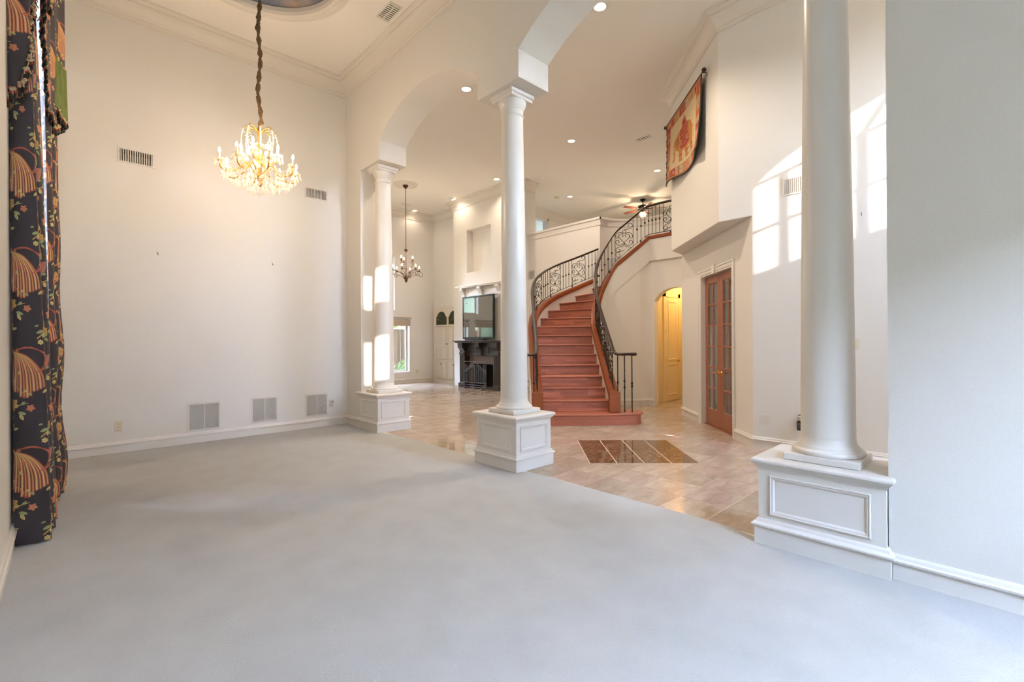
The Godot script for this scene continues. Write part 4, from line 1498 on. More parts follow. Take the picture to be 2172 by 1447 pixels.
# one scroll panel of wrought iron between two uprights, worked in (along, up) metres about its middle
func scroll_panel(o: Node3D, rl: Rail, s0: float, s1: float) -> void:
	var mid := (s0 + s1) / 2
	var hw := (s1 - s0) / 2
	var c := rl.at(mid) + Vector3.UP * (LOW + HIGH) / 2
	var slope := (rl.at(s1).y - rl.at(s0).y) / (s1 - s0)
	var mb := MB.new()
	var k := hw / 0.18
	var lines := []
	for sx in [-1.0, 1.0]:
		lines.append(spiral_line([[0, -0.05], [0.05, 0.0], [0.09, 0.045], [0.105, 0.085], [0.085, 0.125], [0.045, 0.13], [0.018, 0.105], [0.025, 0.078], [0.045, 0.082]]).map(func(e): return Vector2(e.x * sx, e.y)))
		lines.append(spiral_line([[0, -0.06], [0.06, -0.105], [0.12, -0.105], [0.165, -0.06], [0.155, -0.01], [0.115, -0.005], [0.098, -0.04], [0.122, -0.058]]).map(func(e): return Vector2(e.x * sx, e.y)))
		lines.append(spiral_line([[0.02, 0.145], [0.07, 0.165], [0.13, 0.15], [0.168, 0.1], [0.155, 0.05], [0.12, 0.048], [0.108, 0.08], [0.13, 0.092]]).map(func(e): return Vector2(e.x * sx, e.y)))
		lines.append(spiral_line([[0.0, -0.07], [0.03, -0.13], [0.11, -0.15], [0.165, -0.2], [0.15, -0.255], [0.095, -0.26], [0.08, -0.215], [0.11, -0.2]]).map(func(e): return Vector2(e.x * sx, e.y)))
	var circ := []
	for a in 15: circ.append(Vector2(cos(TAU * a / 14.0) * 0.034, 0.185 + sin(TAU * a / 14.0) * 0.034))
	lines.append(circ)
	# long scrolls that fill the high and low corners on the slope
	var sg := signf(slope) if absf(slope) > 0.1 else 1.0
	for e in [1.0, -1.0]:
		lines.append(spiral_line([[0.0, 0.22], [0.05, 0.235], [0.12, 0.25], [0.165, 0.3], [0.145, 0.36], [0.09, 0.36], [0.08, 0.31], [0.11, 0.295]]).map(func(q): return Vector2(q.x * e * sg, q.y * e)))
	for ln in lines:
		var p3 := []
		for q in ln:
			var x: float = q.x * k
			var b := rl.at(mid + x)
			var y: float = c.y + q.y
			# stay between the bottom bar and the handrail
			y = clampf(y, b.y + LOW + 0.004, b.y + HIGH - 0.004)
			p3.append(Vector3(b.x, y, b.z))
		mb.tube(p3, 0.0062, 5)
	part(mb, "scroll_panel", M.iron, o)
	for s in [s0, s1]: baluster(o, rl, s, false)

func baluster(o: Node3D, rl: Rail, s: float, knuckle: bool, low := LOW, high := HIGH) -> void:
	var b := rl.at(s)
	var m := MB.new()
	m.tube([b + Vector3.UP * low, b + Vector3.UP * high], 0.0068, 6)
	if knuckle:
		var y := (low + high) / 2
		m.lathe([Vector2(0.0, y - 0.028), Vector2(0.011, y - 0.02), Vector2(0.022, y), Vector2(0.011, y + 0.02), Vector2(0.0, y + 0.028)], b, 8, false)
	part(m, "baluster", M.iron, o)

# twisted standing baluster with knuckles, as at the foot of the stair
func twisted(o: Node3D, at: Vector3, h: float, knobs: Array) -> void:
	var m := MB.new()
	var n := int(h / 0.012)
	for k in n:
		var y := h * k / n
		m.box(at + Vector3.UP * (y + 0.006), Vector3(0.014, 0.0122, 0.014), Basis(Vector3.UP, k * 0.45))
	for y in knobs:
		m.lathe([Vector2(0.008, y - 0.03), Vector2(0.014, y - 0.022), Vector2(0.012, y - 0.014), Vector2(0.024, y), Vector2(0.012, y + 0.014), Vector2(0.014, y + 0.022), Vector2(0.008, y + 0.03)], at, 10, false)
	part(m, "newel_baluster", M.iron, o)

func build_railings(st: Node3D) -> void:
	var hand := []
	for a in 13:
		var an := TAU * a / 12.0
		hand.append(Vector2(cos(an) * 0.034, sin(an) * 0.024))
	for side in 2:
		var path := []
		for e in curb_path(side): path.append(e + Vector3.UP * 0.235)
		if side == 0:
			# level run along the landing edge
			var last: Vector3 = Vector3(XH + 0.02, FLOOR2 + 0.215, -5.33)
			path = path.filter(func(e): return e.y < last.y - 0.02)
			path.append(last)
			path.append(Vector3(XH + 0.02, last.y, -4.8))
			path.append(Vector3(XH + 0.02, last.y, -4.19))
		else:
			path.append(Vector3(9.41, path[path.size() - 1].y + 0.07, -6.88))
		var at: Vector3 = path[0]
		var base := Vector3(at.x, RISE, at.z)
		var off := base
		for k in path.size(): path[k] -= off
		var rl := Rail.new(path)
		# handrail with an easing and a level volute at the foot
		var hp := []
		var sgn := 1.0 if side == 0 else -1.0
		var p0 := path[0] as Vector3
		var vy := 1.17 - RISE
		var vol := []
		var ctr := p0 + SB * sgn * 0.22 - SA * 0.06
		vol.append(Vector3(ctr.x, vy, ctr.z) + SB * sgn * 0.1)
		vol.append(Vector3(ctr.x, vy, ctr.z) - SA * 0.0 + SB * sgn * 0.0)
		vol.append(Vector3(p0.x, vy, p0.z) + SB * sgn * 0.1 - SA * 0.03)
		vol.append(Vector3(p0.x, vy + 0.03, p0.z) + SA * 0.06 + SB * sgn * 0.02)
		hp.append_array(vol)
		var ss := 0.28
		while ss < rl.length():
			hp.append(rl.at(ss) + Vector3.UP * (HIGH + 0.03))
			ss += 0.09
		hp.append(rl.at(rl.length()) + Vector3.UP * (HIGH + 0.03))
		hp = smooth_path(hp, 3)
		var hm := MB.new()
		hm.sweep(hand, hp, false, true)
		hm.lathe([Vector2(0.0, -0.028), Vector2(0.05, -0.024), Vector2(0.058, 0.0), Vector2(0.05, 0.024), Vector2(0.0, 0.028)], Vector3(ctr.x, vy, ctr.z) + SB * sgn * 0.1, 18, true)
		var o := part(hm, "railing", M.rail, st, "dark handrail carrying wrought iron scrollwork")
		o.position = base - st.position
		# bottom bar
		var bm := MB.new()
		var bp := []
		for e in path: bp.append(e + Vector3.UP * LOW)
		bm.sweep([Vector2(-0.012, -0.005), Vector2(0.012, -0.005), Vector2(0.012, 0.005), Vector2(-0.012, 0.005), Vector2(-0.012, -0.005)], bp)
		part(bm, "bottom_bar", M.iron, o)
		# three balusters carrying the volute
		for k in 3:
			var fx := [0.06, 0.17, 0.29]
			var q := p0 + SB * sgn * float(fx[k]) - SA * (0.03 + 0.02 * k)
			twisted(o, Vector3(q.x, 0, q.z), vy - 0.02, [[0.5], [0.42, 0.53], [0.44, 0.49]][k])
		# uprights and panels, one after the other
		var s := 0.12
		var L := rl.length()
		var turn := 0
		if side == 0:
			# keep the landing bay as in the run: bars, then a scroll
			var land := L - 1.14
			var seq := []
			s = 0.10
			for z in [[0.1, 0.44], [0.78, 1.12], [1.46, 1.80]]:
				scroll_panel(o, rl, z[0], z[1])
				for e in 3: baluster(o, rl, z[1] + 0.085 * (e + 1), true)
			var t := 2.14
			var pw := minf(0.4, land - 0.36 - t)
			if pw > 0.2:
				scroll_panel(o, rl, land - 0.34 - 0.39, land - 0.34)
				var f := 1.80 + 0.085 * 4
				while f < land - 0.34 - 0.39 - 0.05:
					baluster(o, rl, f, true)
					f += 0.085
			for e in 4: baluster(o, rl, land - 0.255 + 0.085 * e, true)
			for e in 3: baluster(o, rl, land + 0.085 * (e + 1), true)
			scroll_panel(o, rl, land + 0.34, land + 0.7)
			for e in 3: baluster(o, rl, land + 0.7 + 0.085 * (e + 1), true)
		else:
			s = L - 0.02
			for e in 3: baluster(o, rl, L - 0.08 - 0.085 * e, true)
			s = L - 0.34
			while s - 0.36 > 0.1:
				scroll_panel(o, rl, s - 0.36, s)
				for e in 3: baluster(o, rl, s - 0.36 - 0.085 * (e + 1), true)
				s -= 0.36 + 0.34
		# feet under the bottom bar
		var ft := 0.3
		while ft < L:
			var m := MB.new()
			var b := rl.at(ft)
			m.cbox(b + Vector3.UP * (LOW / 2 - 0.004), Vector3(0.024, LOW, 0.024), 0.003)
			part(m, "foot", M.iron, o)
			ft += 0.68

# ---------------------------------------------------------------- curtains
# plan: list of Vector2(x, z); squeeze: how far the folds gather at the top
func cloth_sheet(mb: MB, plan: Array, y0: float, y1: float, rows: int, narrow: Callable, rep := 0.69, u0 := 0.0) -> void:
	var q := smooth_path(plan, 6)
	var cum := [0.0]
	for k in range(1, q.size()): cum.append(cum[k - 1] + (q[k] as Vector2).distance_to(q[k - 1]))
	var grid := []
	for r in rows + 1:
		var f := float(r) / rows
		var row := []
		for k in q.size():
			var e: Vector3 = narrow.call(q[k], f, float(k) / (q.size() - 1))
			row.append(Vector3(e.x, lerpf(y0, y1, f) + e.y, e.z))
		grid.append(row)
	for r in rows:
		for k in q.size() - 1:
			var ps := [grid[r][k], grid[r][k + 1], grid[r + 1][k + 1], grid[r + 1][k]]
			var ns := []
			for e in [[r, k], [r, k + 1], [r + 1, k + 1], [r + 1, k]]:
				var a: Vector3 = grid[e[0]][mini(e[1] + 1, q.size() - 1)] - grid[e[0]][maxi(e[1] - 1, 0)]
				var b: Vector3 = grid[mini(e[0] + 1, rows)][e[1]] - grid[maxi(e[0] - 1, 0)][e[1]]
				ns.append(a.cross(b).normalized())
			var yv := []
			for e in [[r, k], [r, k + 1], [r + 1, k + 1], [r + 1, k]]:
				yv.append(Vector2(u0 + cum[e[1]] / rep, -grid[e[0]][e[1]].y / rep))
			mb.nquad(ps, ns, yv)

func tassels(parent: Node3D, edge: Array, step: float) -> void:
	var dark := MB.new()
	var red := MB.new()
	var cream := MB.new()
	var rng := RandomNumberGenerator.new()
	rng.seed = 17
	var q := smooth_path(edge, 8)
	var acc := 0.0
	for k in range(1, q.size()):
		var a: Vector3 = q[k - 1]
		var b: Vector3 = q[k]
		var l := a.distance_to(b)
		while acc < l:
			var p := a.lerp(b, acc / l) + Vector3(rng.randf_range(-0.012, 0.012), rng.randf_range(-0.01, 0.01), rng.randf_range(-0.012, 0.012))
			cream.lathe([Vector2(0.005, 0.0), Vector2(0.013, -0.012), Vector2(0.006, -0.026)], p, 7)
			red.lathe([Vector2(0.005, -0.026), Vector2(0.011, -0.034), Vector2(0.005, -0.042)], p, 7)
			dark.lathe([Vector2(0.004, -0.042), Vector2(0.012, -0.055), Vector2(0.011, -0.075), Vector2(0.0, -0.09)], p, 7)
			cream.tube([p, p + Vector3(rng.randf_range(-0.02, 0.02), -0.05, rng.randf_range(-0.02, 0.02))], 0.004, 4)
			acc += step
		acc -= l
	for e in [[dark, M.tassel, "tassel_fringe"], [red, M.tasselred, "fringe_beads"], [cream, M.tasselcream, "fringe_cord"]]:
		var o := part(e[0], e[2], e[1], parent)
		o.set_meta("kind", "stuff")

func build_curtains() -> void:
	var o := thing("curtain_panel", "charcoal floral curtain panel with long plumed birds at the bare side of the wall", "curtain", Vector3(-0.18, 0, -4.95))
	var b := o.position
	var plan := []
	for e in [Vector2(-0.285, -4.74), Vector2(-0.27, -4.70), Vector2(-0.2, -4.672), Vector2(-0.12, -4.67), Vector2(-0.09, -4.69), Vector2(-0.115, -4.76), Vector2(-0.2, -4.8), Vector2(-0.235, -4.84), Vector2(-0.2, -4.88), Vector2(-0.1, -4.9), Vector2(-0.065, -4.95), Vector2(-0.1, -5.0), Vector2(-0.2, -5.03), Vector2(-0.22, -5.09), Vector2(-0.15, -5.13), Vector2(-0.08, -5.16), Vector2(-0.07, -5.21), Vector2(-0.12, -5.25), Vector2(-0.2, -5.29), Vector2(-0.2, -5.36), Vector2(-0.1, -5.4), Vector2(-0.09, -5.47), Vector2(-0.16, -5.52), Vector2(-0.2, -5.58)]: plan.append(e)
	var mb := MB.new()
	cloth_sheet(mb, plan, 0.02, 5.15, 40, func(q: Vector2, f: float, _s: float) -> Vector3:
		var w := 1.0 - 0.5 * clampf(f * 1.25, 0.0, 1.0) if q.x > -0.26 else 1.0
		var x: float = -0.285 + (q.x + 0.285) * w + 0.006 * sin(f * 9.0 + q.y * 8.0)
		return Vector3(x - b.x, 0.0 - b.y, q.y - b.z + 0.01 * sin(f * 7.0)), 0.69, 0.05)
	part(mb, "drape", M.cloth, o)
	o = thing("curtain_panel", "charcoal floral curtain panel with a wavy edge near the left wall", "curtain", Vector3(-0.18, 0, -6.2))
	var b2 := o.position
	plan = [Vector2(-0.1, -5.55), Vector2(-0.15, -5.6), Vector2(-0.2, -5.66), Vector2(-0.12, -5.72), Vector2(-0.06, -5.78), Vector2(-0.08, -5.84), Vector2(-0.2, -5.87), Vector2(-0.23, -5.92), Vector2(-0.18, -5.97), Vector2(-0.07, -5.99), Vector2(-0.03, -6.05), Vector2(-0.08, -6.11), Vector2(-0.2, -6.14), Vector2(-0.22, -6.2), Vector2(-0.15, -6.25), Vector2(-0.06, -6.27), Vector2(-0.02, -6.33), Vector2(-0.06, -6.39), Vector2(-0.16, -6.42), Vector2(-0.26, -6.42), Vector2(-0.285, -6.4)]
	mb = MB.new()
	cloth_sheet(mb, plan, 0.02, 5.15, 40, func(q: Vector2, f: float, _s: float) -> Vector3:
		var w := 1.0 - 0.22 * clampf(f * 1.2, 0.0, 1.0)
		var x: float = -0.285 + (q.x + 0.285) * w + (0.022 * sin(f * 30.0) * clampf(1.0 - f * 1.6, 0.0, 1.0) if q.x > -0.1 else 0.0)
		return Vector3(x - b2.x, 0.0, q.y - b2.z + 0.008 * sin(f * 9.0)), 0.69, 0.4)
	part(mb, "drape", M.cloth, o)
	# valance: swag, two tails with green lining, tassel fringe
	o = thing("window_valance", "floral swag valance with green lined tails and tassel fringe", "valance", Vector3(-0.12, 5.2, -5.5))
	var b3 := o.position
	var bd := MB.new()
	bd.cbox(Vector3(-0.04, 0.05, 0), Vector3(0.3, 0.1, 2.1), 0.01)
	part(bd, "valance_board", M.cloth, o)
	# side tail near the bare wall: stepped hem
	var tails := [
		[[Vector2(-0.287, -4.60), Vector2(-0.26, -4.585), Vector2(-0.23, -4.59), Vector2(-0.2, -4.6), Vector2(-0.18, -4.62), Vector2(-0.2, -4.66), Vector2(-0.17, -4.7), Vector2(-0.16, -4.76)], [3.08, 3.12, 3.18, 3.27, 3.42, 3.6, 3.75, 4.0]],
		[[Vector2(-0.15, -4.95), Vector2(-0.12, -5.1), Vector2(-0.15, -5.25), Vector2(-0.115, -5.42), Vector2(-0.14, -5.58), Vector2(-0.1, -5.75), Vector2(-0.12, -5.9), Vector2(-0.07, -6.05), Vector2(-0.07, -6.18), Vector2(-0.01, -6.34)], [4.3, 4.05, 3.85, 3.65, 3.5, 3.4, 3.38, 3.42, 3.48, 3.55]]]
	var ti := 0
	for tl in tails:
		var pl: Array = tl[0]
		var hem: Array = tl[1]
		var ed := []
		mb = MB.new()
		cloth_sheet(mb, pl, 0.0, 1.0, 12, func(q: Vector2, f: float, s: float) -> Vector3:
			var h := sample(hem, s)
			return Vector3(q.x - b3.x, lerpf(h, 5.2, f) - f - b3.y, q.y - b3.z), 0.69, 0.2)
		part(mb, "tail", M.cloth, o)
		for k in 12:
			var s := k / 11.0
			var q := sample2(pl, s)
			ed.append(Vector3(q.x + 0.006, sample(hem, s), q.y + 0.008) - b3)
		tassels(o, ed, 0.022)
		ti += 1
	# green lining folds turned out of the far tail and at its top
	for g in [[[Vector2(-0.115, -6.0), Vector2(-0.06, -6.06), Vector2(-0.065, -6.14), Vector2(-0.03, -6.2), Vector2(-0.035, -6.27), Vector2(0.0, -6.34)], [3.62, 3.58, 3.56, 3.57, 3.56, 3.58], 4.08], [[Vector2(-0.1, -6.2), Vector2(-0.07, -6.26), Vector2(-0.05, -6.32)], [4.5, 4.42, 4.48], 5.2]]:
		mb = MB.new()
		var top: float = g[2]
		var hem: Array = g[1]
		cloth_sheet(mb, g[0], 0.0, 1.0, 6, func(q: Vector2, f: float, s: float) -> Vector3:
			return Vector3(q.x - b3.x + (1.0 - f) * 0.01, lerpf(sample(hem, s), top, f) - f - b3.y, q.y - b3.z))
		part(mb, "lining_fold", M.lining, o, "green lining turned out")
		if top < 5.0:
			var ed := []
			for k in 8:
				var q := sample2(g[0], k / 7.0)
				ed.append(Vector3(q.x + 0.01, sample(hem, k / 7.0), q.y + 0.01) - b3)
			tassels(o, ed, 0.02)
	# swag between the tails
	mb = MB.new()
	var sw := []
	var R := 12
	for r in R + 1:
		var f := float(r) / R
		var row := []
		for k in 21:
			var s := k / 20.0
			var dip := 4.0 * s * (1.0 - s)
			var y := lerpf(5.2, 4.75 - 0.45 * dip, f)
			var x := -0.15 + 0.04 * f * dip + 0.012 * sin(f * 22.0) * (0.4 + dip)
			row.append(Vector3(x, y, lerpf(-4.72, -6.26, s)) - b3)
		sw.append(row)
	for r in R:
		for k in 20:
			var ns := []
			var uv := []
			for e in [[r, k], [r, k + 1], [r + 1, k + 1], [r + 1, k]]:
				var a: Vector3 = sw[e[0]][mini(e[1] + 1, 20)] - sw[e[0]][maxi(e[1] - 1, 0)]
				var c: Vector3 = sw[mini(e[0] + 1, R)][e[1]] - sw[maxi(e[0] - 1, 0)][e[1]]
				ns.append(a.cross(c).normalized())
				uv.append(Vector2(e[1] * 0.11, e[0] * 0.12))
			mb.nquad([sw[r][k], sw[r][k + 1], sw[r + 1][k + 1], sw[r + 1][k]], ns, uv)
	part(mb, "swag", M.cloth, o)
	var ed := []
	for k in 21: ed.append(sw[R][k] + Vector3(0.006, 0, 0))
	tassels(o, ed, 0.024)

func sample(a: Array, s: float) -> float:
	var x := clampf(s, 0, 1) * (a.size() - 1)
	var k := mini(int(x), a.size() - 2)
	return lerpf(a[k], a[k + 1], x - k)

func sample2(a: Array, s: float) -> Vector2:
	var x := clampf(s, 0, 1) * (a.size() - 1)
	var k := mini(int(x), a.size() - 2)
	return (a[k] as Vector2).lerp(a[k + 1], x - k)

# ---------------------------------------------------------------- chandeliers and lamps
func omni(parent: Node3D, at: Vector3, c: Color, e: float, size := 0.02) -> void:
	var l := OmniLight3D.new()
	l.name = numbered(parent, "lamp_light")
	l.light_color = c
	l.light_energy = e
	l.light_size = size
	l.omni_range = 20.0
	l.omni_attenuation = 2.0
	l.shadow_enabled = true
	parent.add_child(l, true)
	l.position = at

func flame_bulb(parent: Node3D, at: Vector3, s: float, e: float) -> void:
	var m := MB.new()
	m.lathe([Vector2(0.0, 0.0), Vector2(0.008, 0.002), Vector2(0.015, 0.016), Vector2(0.016, 0.026), Vector2(0.011, 0.042), Vector2(0.004, 0.056), Vector2(0.0, 0.062)].map(func(q): return q * s), at, 12, true)
	part(m, "bulb", M.bulb, parent, "lit candle flame bulb")
	omni(parent, at + Vector3.UP * 0.028 * s, Color(1.0, 0.88, 0.73), e, 0.016)

func prism_drop(mb: MB, at: Vector3, l: float, w: float) -> void:
	var n := 6
	for k in n:
		var a := TAU * k / n
		var b := TAU * (k + 1) / n
		var p := at + Vector3(cos(a) * w, -l * 0.62, sin(a) * w)
		var q := at + Vector3(cos(b) * w, -l * 0.62, sin(b) * w)
		mb.tri(at, p, q, p + q - at * 2 + Vector3.UP * 0.01)
		mb.tri(at + Vector3.DOWN * l, p, q, p + q - at * 2)

func bead(mb: MB, at: Vector3, r: float) -> void:
	prism_drop(mb, at + Vector3.UP * r, r * 2.0, r)

func build_crystal_chandelier() -> void:
	var o := thing("crystal_chandelier", "lit crystal chandelier with gilt arms and candle bulbs on a gathered cord sleeve", "chandelier", Vector3(1.62, 3.08, -5.94))
	var rng := RandomNumberGenerator.new()
	rng.seed = 23
	# gathered fabric sleeve over the chain
	var pts := []
	var rad := []
	var y := 0.84
	while y < 3.2:
		pts.append(Vector3(0.012 * sin(y * 9.0) + rng.randf_range(-0.004, 0.004), y, 0.01 * cos(y * 7.0)))
		rad.append(0.02 + 0.006 * sin(y * 46.0) + rng.randf_range(-0.003, 0.005))
		y += 0.018
	var m := MB.new()
	m.tube(pts, PackedFloat32Array(rad), 9)
	part(m, "cord_sleeve", M.sleeve, o)
	# gilt stem, crown and bowl
	m = MB.new()
	m.lathe([Vector2(0.0, 0.12), Vector2(0.016, 0.13), Vector2(0.03, 0.16), Vector2(0.014, 0.19), Vector2(0.05, 0.23), Vector2(0.055, 0.26), Vector2(0.02, 0.3), Vector2(0.018, 0.42), Vector2(0.032, 0.46), Vector2(0.036, 0.53), Vector2(0.018, 0.58), Vector2(0.014, 0.7), Vector2(0.03, 0.74), Vector2(0.03, 0.78), Vector2(0.012, 0.82), Vector2(0.02, 0.85), Vector2(0.0, 0.86)], Vector3.ZERO, 16, true)
	part(m, "stem", M.gilt, o)
	var strands := MB.new()
	var drops := MB.new()
	# upper crown arms with bead strings
	for k in 8:
		var a := TAU * k / 8.0 + 0.2
		var d := Vector3(cos(a), 0, sin(a))
		var am := MB.new()
		am.tube(smooth_path([Vector3(0, 0.72, 0), d * 0.06 + Vector3(0, 0.78, 0), d * 0.13 + Vector3(0, 0.795, 0), d * 0.165 + Vector3(0, 0.76, 0)], 5), 0.006, 6)
		part(am, "crown_arm", M.gilt, o)
		for j in 16: bead(strands, d * (0.165 + 0.02 * sin(j * 0.2)) + Vector3(0, 0.755 - j * 0.0155, 0), 0.0078)
		prism_drop(drops, d * 0.172 + Vector3(0, 0.505, 0), 0.07, 0.018)
		for j in 12:
			var f := j / 11.0
			bead(strands, d * lerpf(0.165, 0.03, f) + Vector3(0, lerpf(0.76, 0.62, f) - 0.08 * sin(PI * f), 0), 0.0075)
	# candle arms: eight long, four short and higher
	for k in 12:
		var up := k >= 8
		var a := TAU * k / 8.0 + 0.05 if not up else TAU * (k - 8) / 4.0 + 0.6
		var r := 0.4 if not up else 0.2
		var yb := 0.335 if not up else 0.475
		var d := Vector3(cos(a), 0, sin(a))
		var am := MB.new()
		if not up: am.tube(smooth_path([d * 0.03 + Vector3(0, 0.24, 0), d * 0.12 + Vector3(0, 0.36, 0), d * 0.2 + Vector3(0, 0.3, 0), d * 0.3 + Vector3(0, 0.235, 0), d * 0.385 + Vector3(0, 0.26, 0), d * r + Vector3(0, yb, 0)], 6), 0.0085, 7)
		else: am.tube(smooth_path([d * 0.03 + Vector3(0, 0.44, 0), d * 0.09 + Vector3(0, 0.4, 0), d * 0.17 + Vector3(0, 0.405, 0), d * r + Vector3(0, yb, 0)], 6), 0.008, 7)
		var arm := part(am, "arm", M.gilt, o)
		var at := d * r + Vector3(0, yb, 0)
		var cup := MB.new()
		cup.lathe([Vector2(0.0, -0.012), Vector2(0.014, -0.008), Vector2(0.02, 0.004), Vector2(0.012, 0.01)], at, 12, true)
		part(cup, "candle_cup", M.gilt, arm)
		var dish := MB.new()
		dish.lathe([Vector2(0.012, 0.002), Vector2(0.034, 0.004), Vector2(0.05, 0.016), Vector2(0.054, 0.022), Vector2(0.05, 0.02), Vector2(0.03, 0.01), Vector2(0.012, 0.008)], at, 18, true)
		part(dish, "drip_dish", M.crystal, arm)
		var cd := MB.new()
		cd.lathe([Vector2(0.0, 0.006), Vector2(0.0105, 0.006), Vector2(0.0105, 0.088), Vector2(0.0, 0.09)], at, 12)
		part(cd, "candle_sleeve", M.candle, arm)
		flame_bulb(o, at + Vector3(0, 0.088, 0), 1.0, 0.22)
		for j in 7:
			var e := TAU * j / 7.0
			var q := at + Vector3(cos(e) * 0.05, 0.012, sin(e) * 0.05)
			bead(strands, q, 0.006)
			prism_drop(drops, q + Vector3(0, -0.012, 0), rng.randf_range(0.05, 0.08), 0.012)
		for j in 5:
			var f := (j + 1) / 6.0
			var q := d * (r * f) + Vector3(0, yb - 0.07 - 0.03 * sin(PI * f), 0)
			prism_drop(drops, q, 0.06, 0.014)
		# garland to the next arm
		if not up:
			var a2 := TAU * (k + 1) / 8.0 + 0.05
			for j in range(1, 22):
				var f := j / 22.0
				var p := at.lerp(Vector3(cos(a2) * r, yb, sin(a2) * r), f)
				bead(strands, p + Vector3(0, -0.09 * sin(PI * f), 0), 0.0062)
			for j in 3:
				var f := (j + 1) / 4.0
				var p := at.lerp(Vector3(cos(a2) * r, yb, sin(a2) * r), f)
				prism_drop(drops, p + Vector3(0, -0.1 * sin(PI * f), 0), 0.075, 0.016)
	# lower rings of pendants
	for ring in [[0.32, 0.24, 20], [0.24, 0.2, 18], [0.16, 0.16, 14], [0.08, 0.13, 9]]:
		for k in ring[2]:
			var a: float = TAU * k / ring[2] + float(ring[0]) * 9.0
			var p := Vector3(cos(a) * ring[0], ring[1], sin(a) * ring[0])
			bead(strands, p, 0.008)
			bead(strands, p + Vector3(0, 0.016, 0), 0.007)
			prism_drop(drops, p + Vector3(0, -0.012, 0), rng.randf_range(0.06, 0.1), 0.017)
	prism_drop(drops, Vector3(0, 0.12, 0), 0.12, 0.03)
	for e in [[strands, "bead_strands"], [drops, "crystal_drops"]]:
		var p := part(e[0], e[1], M.crystal, o)
		p.set_meta("kind", "stuff")

func build_iron_chandelier() -> void:
	var md := Vector3(6.96, CEIL, -11.71)
	var me := thing("ceiling_medallion", "round plaster ceiling medallion above the iron chandelier", "medallion", md)
	var m := MB.new()
	m.lathe([Vector2(0.345, 0.0), Vector2(0.345, -0.012), Vector2(0.325, -0.024), Vector2(0.3, -0.024), Vector2(0.29, -0.012), Vector2(0.2, -0.014), Vector2(0.19, -0.024), Vector2(0.165, -0.024), Vector2(0.155, -0.014), Vector2(0.09, -0.018), Vector2(0.0, -0.02)], Vector3.ZERO, 48)
	part(m, "disc", M.crown, me)
	for k in 16:
		var l := MB.new()
		var a := TAU * k / 16.0
		l.cbox(Vector3(cos(a) * 0.25, -0.018, sin(a) * 0.25), Vector3(0.06, 0.014, 0.03), 0.006, Basis(Vector3.UP, -a))
		part(l, "leaf_ornament", M.crown, me)
	var o := thing("iron_chandelier", "lit wrought iron chandelier with scrolled arms in the great room", "chandelier", Vector3(md.x, 3.06, md.z))
	m = MB.new()
	m.lathe([Vector2(0.0, 2.76), Vector2(0.02, 2.68), Vector2(0.075, 2.74), Vector2(0.08, 2.77), Vector2(0.0, 2.77)], Vector3.ZERO, 18)
	part(m, "canopy", M.rust, o)
	var ch := MB.new()
	var y := 0.96
	var k2 := 0
	while y < 2.7:
		var lk := []
		for a in 8:
			var e := Vector3(cos(TAU * a / 8.0) * 0.009, sin(TAU * a / 8.0) * 0.018, 0)
			lk.append(Basis(Vector3.UP, PI / 2 * (k2 % 2)) * e + Vector3(0, y, 0))
		ch.tube(lk, 0.0042, 5, true)
		y += 0.028
		k2 += 1
	part(ch, "chain", M.rust, o)
	m = MB.new()
	m.lathe([Vector2(0.0, 0.0), Vector2(0.012, 0.02), Vector2(0.03, 0.05), Vector2(0.05, 0.085), Vector2(0.04, 0.1), Vector2(0.014, 0.12), Vector2(0.012, 0.35), Vector2(0.022, 0.38), Vector2(0.012, 0.41), Vector2(0.012, 0.86), Vector2(0.04, 0.9), Vector2(0.055, 0.94), Vector2(0.03, 0.95), Vector2(0.012, 0.97), Vector2(0.0, 0.98)], Vector3.ZERO, 14, true)
	part(m, "stem", M.rust, o)
	for k in 9:
		var up := k >= 6
		var a := TAU * k / 6.0 + 0.3 if not up else TAU * (k - 6) / 3.0 + 0.75
		var d := Vector3(cos(a), 0, sin(a))
		var am := MB.new()
		var r := 0.38 if not up else 0.19
		var yb := 0.36 if not up else 0.62
		if not up:
			am.tube(smooth_path([d * 0.02 + Vector3(0, 0.09, 0), d * 0.1 + Vector3(0, 0.24, 0), d * 0.24 + Vector3(0, 0.33, 0), d * 0.38 + Vector3(0, 0.345, 0), d * 0.46 + Vector3(0, 0.3, 0), d * 0.47 + Vector3(0, 0.235, 0), d * 0.42 + Vector3(0, 0.205, 0), d * 0.375 + Vector3(0, 0.235, 0), d * 0.39 + Vector3(0, 0.275, 0)], 6), 0.0075, 6)
			am.tube(smooth_path([d * 0.02 + Vector3(0, 0.08, 0), d * 0.12 + Vector3(0, 0.18, 0), d * 0.26 + Vector3(0, 0.235, 0), d * 0.375 + Vector3(0, 0.235, 0)], 6), 0.006, 6)
		else:
			am.tube(smooth_path([d * 0.015 + Vector3(0, 0.4, 0), d * 0.09 + Vector3(0, 0.42, 0), d * 0.19 + Vector3(0, 0.5, 0), d * 0.2 + Vector3(0, 0.57, 0), d * 0.15 + Vector3(0, 0.58, 0), d * 0.14 + Vector3(0, 0.54, 0)], 6), 0.0065, 6)
			am.tube([d * 0.19 + Vector3(0, 0.52, 0), d * 0.19 + Vector3(0, yb, 0)], 0.006, 6)
		var arm := part(am, "arm", M.rust, o)
		var at := d * r + Vector3(0, yb, 0)
		var cup := MB.new()
		cup.lathe([Vector2(0.0, -0.012), Vector2(0.012, -0.01), Vector2(0.045, 0.004), Vector2(0.042, 0.008), Vector2(0.012, 0.004), Vector2(0.014, 0.07), Vector2(0.0, 0.07)], at, 14)
		part(cup, "candle_cup", M.rust, arm)
		flame_bulb(o, at + Vector3(0, 0.07, 0), 1.35, 0.2)

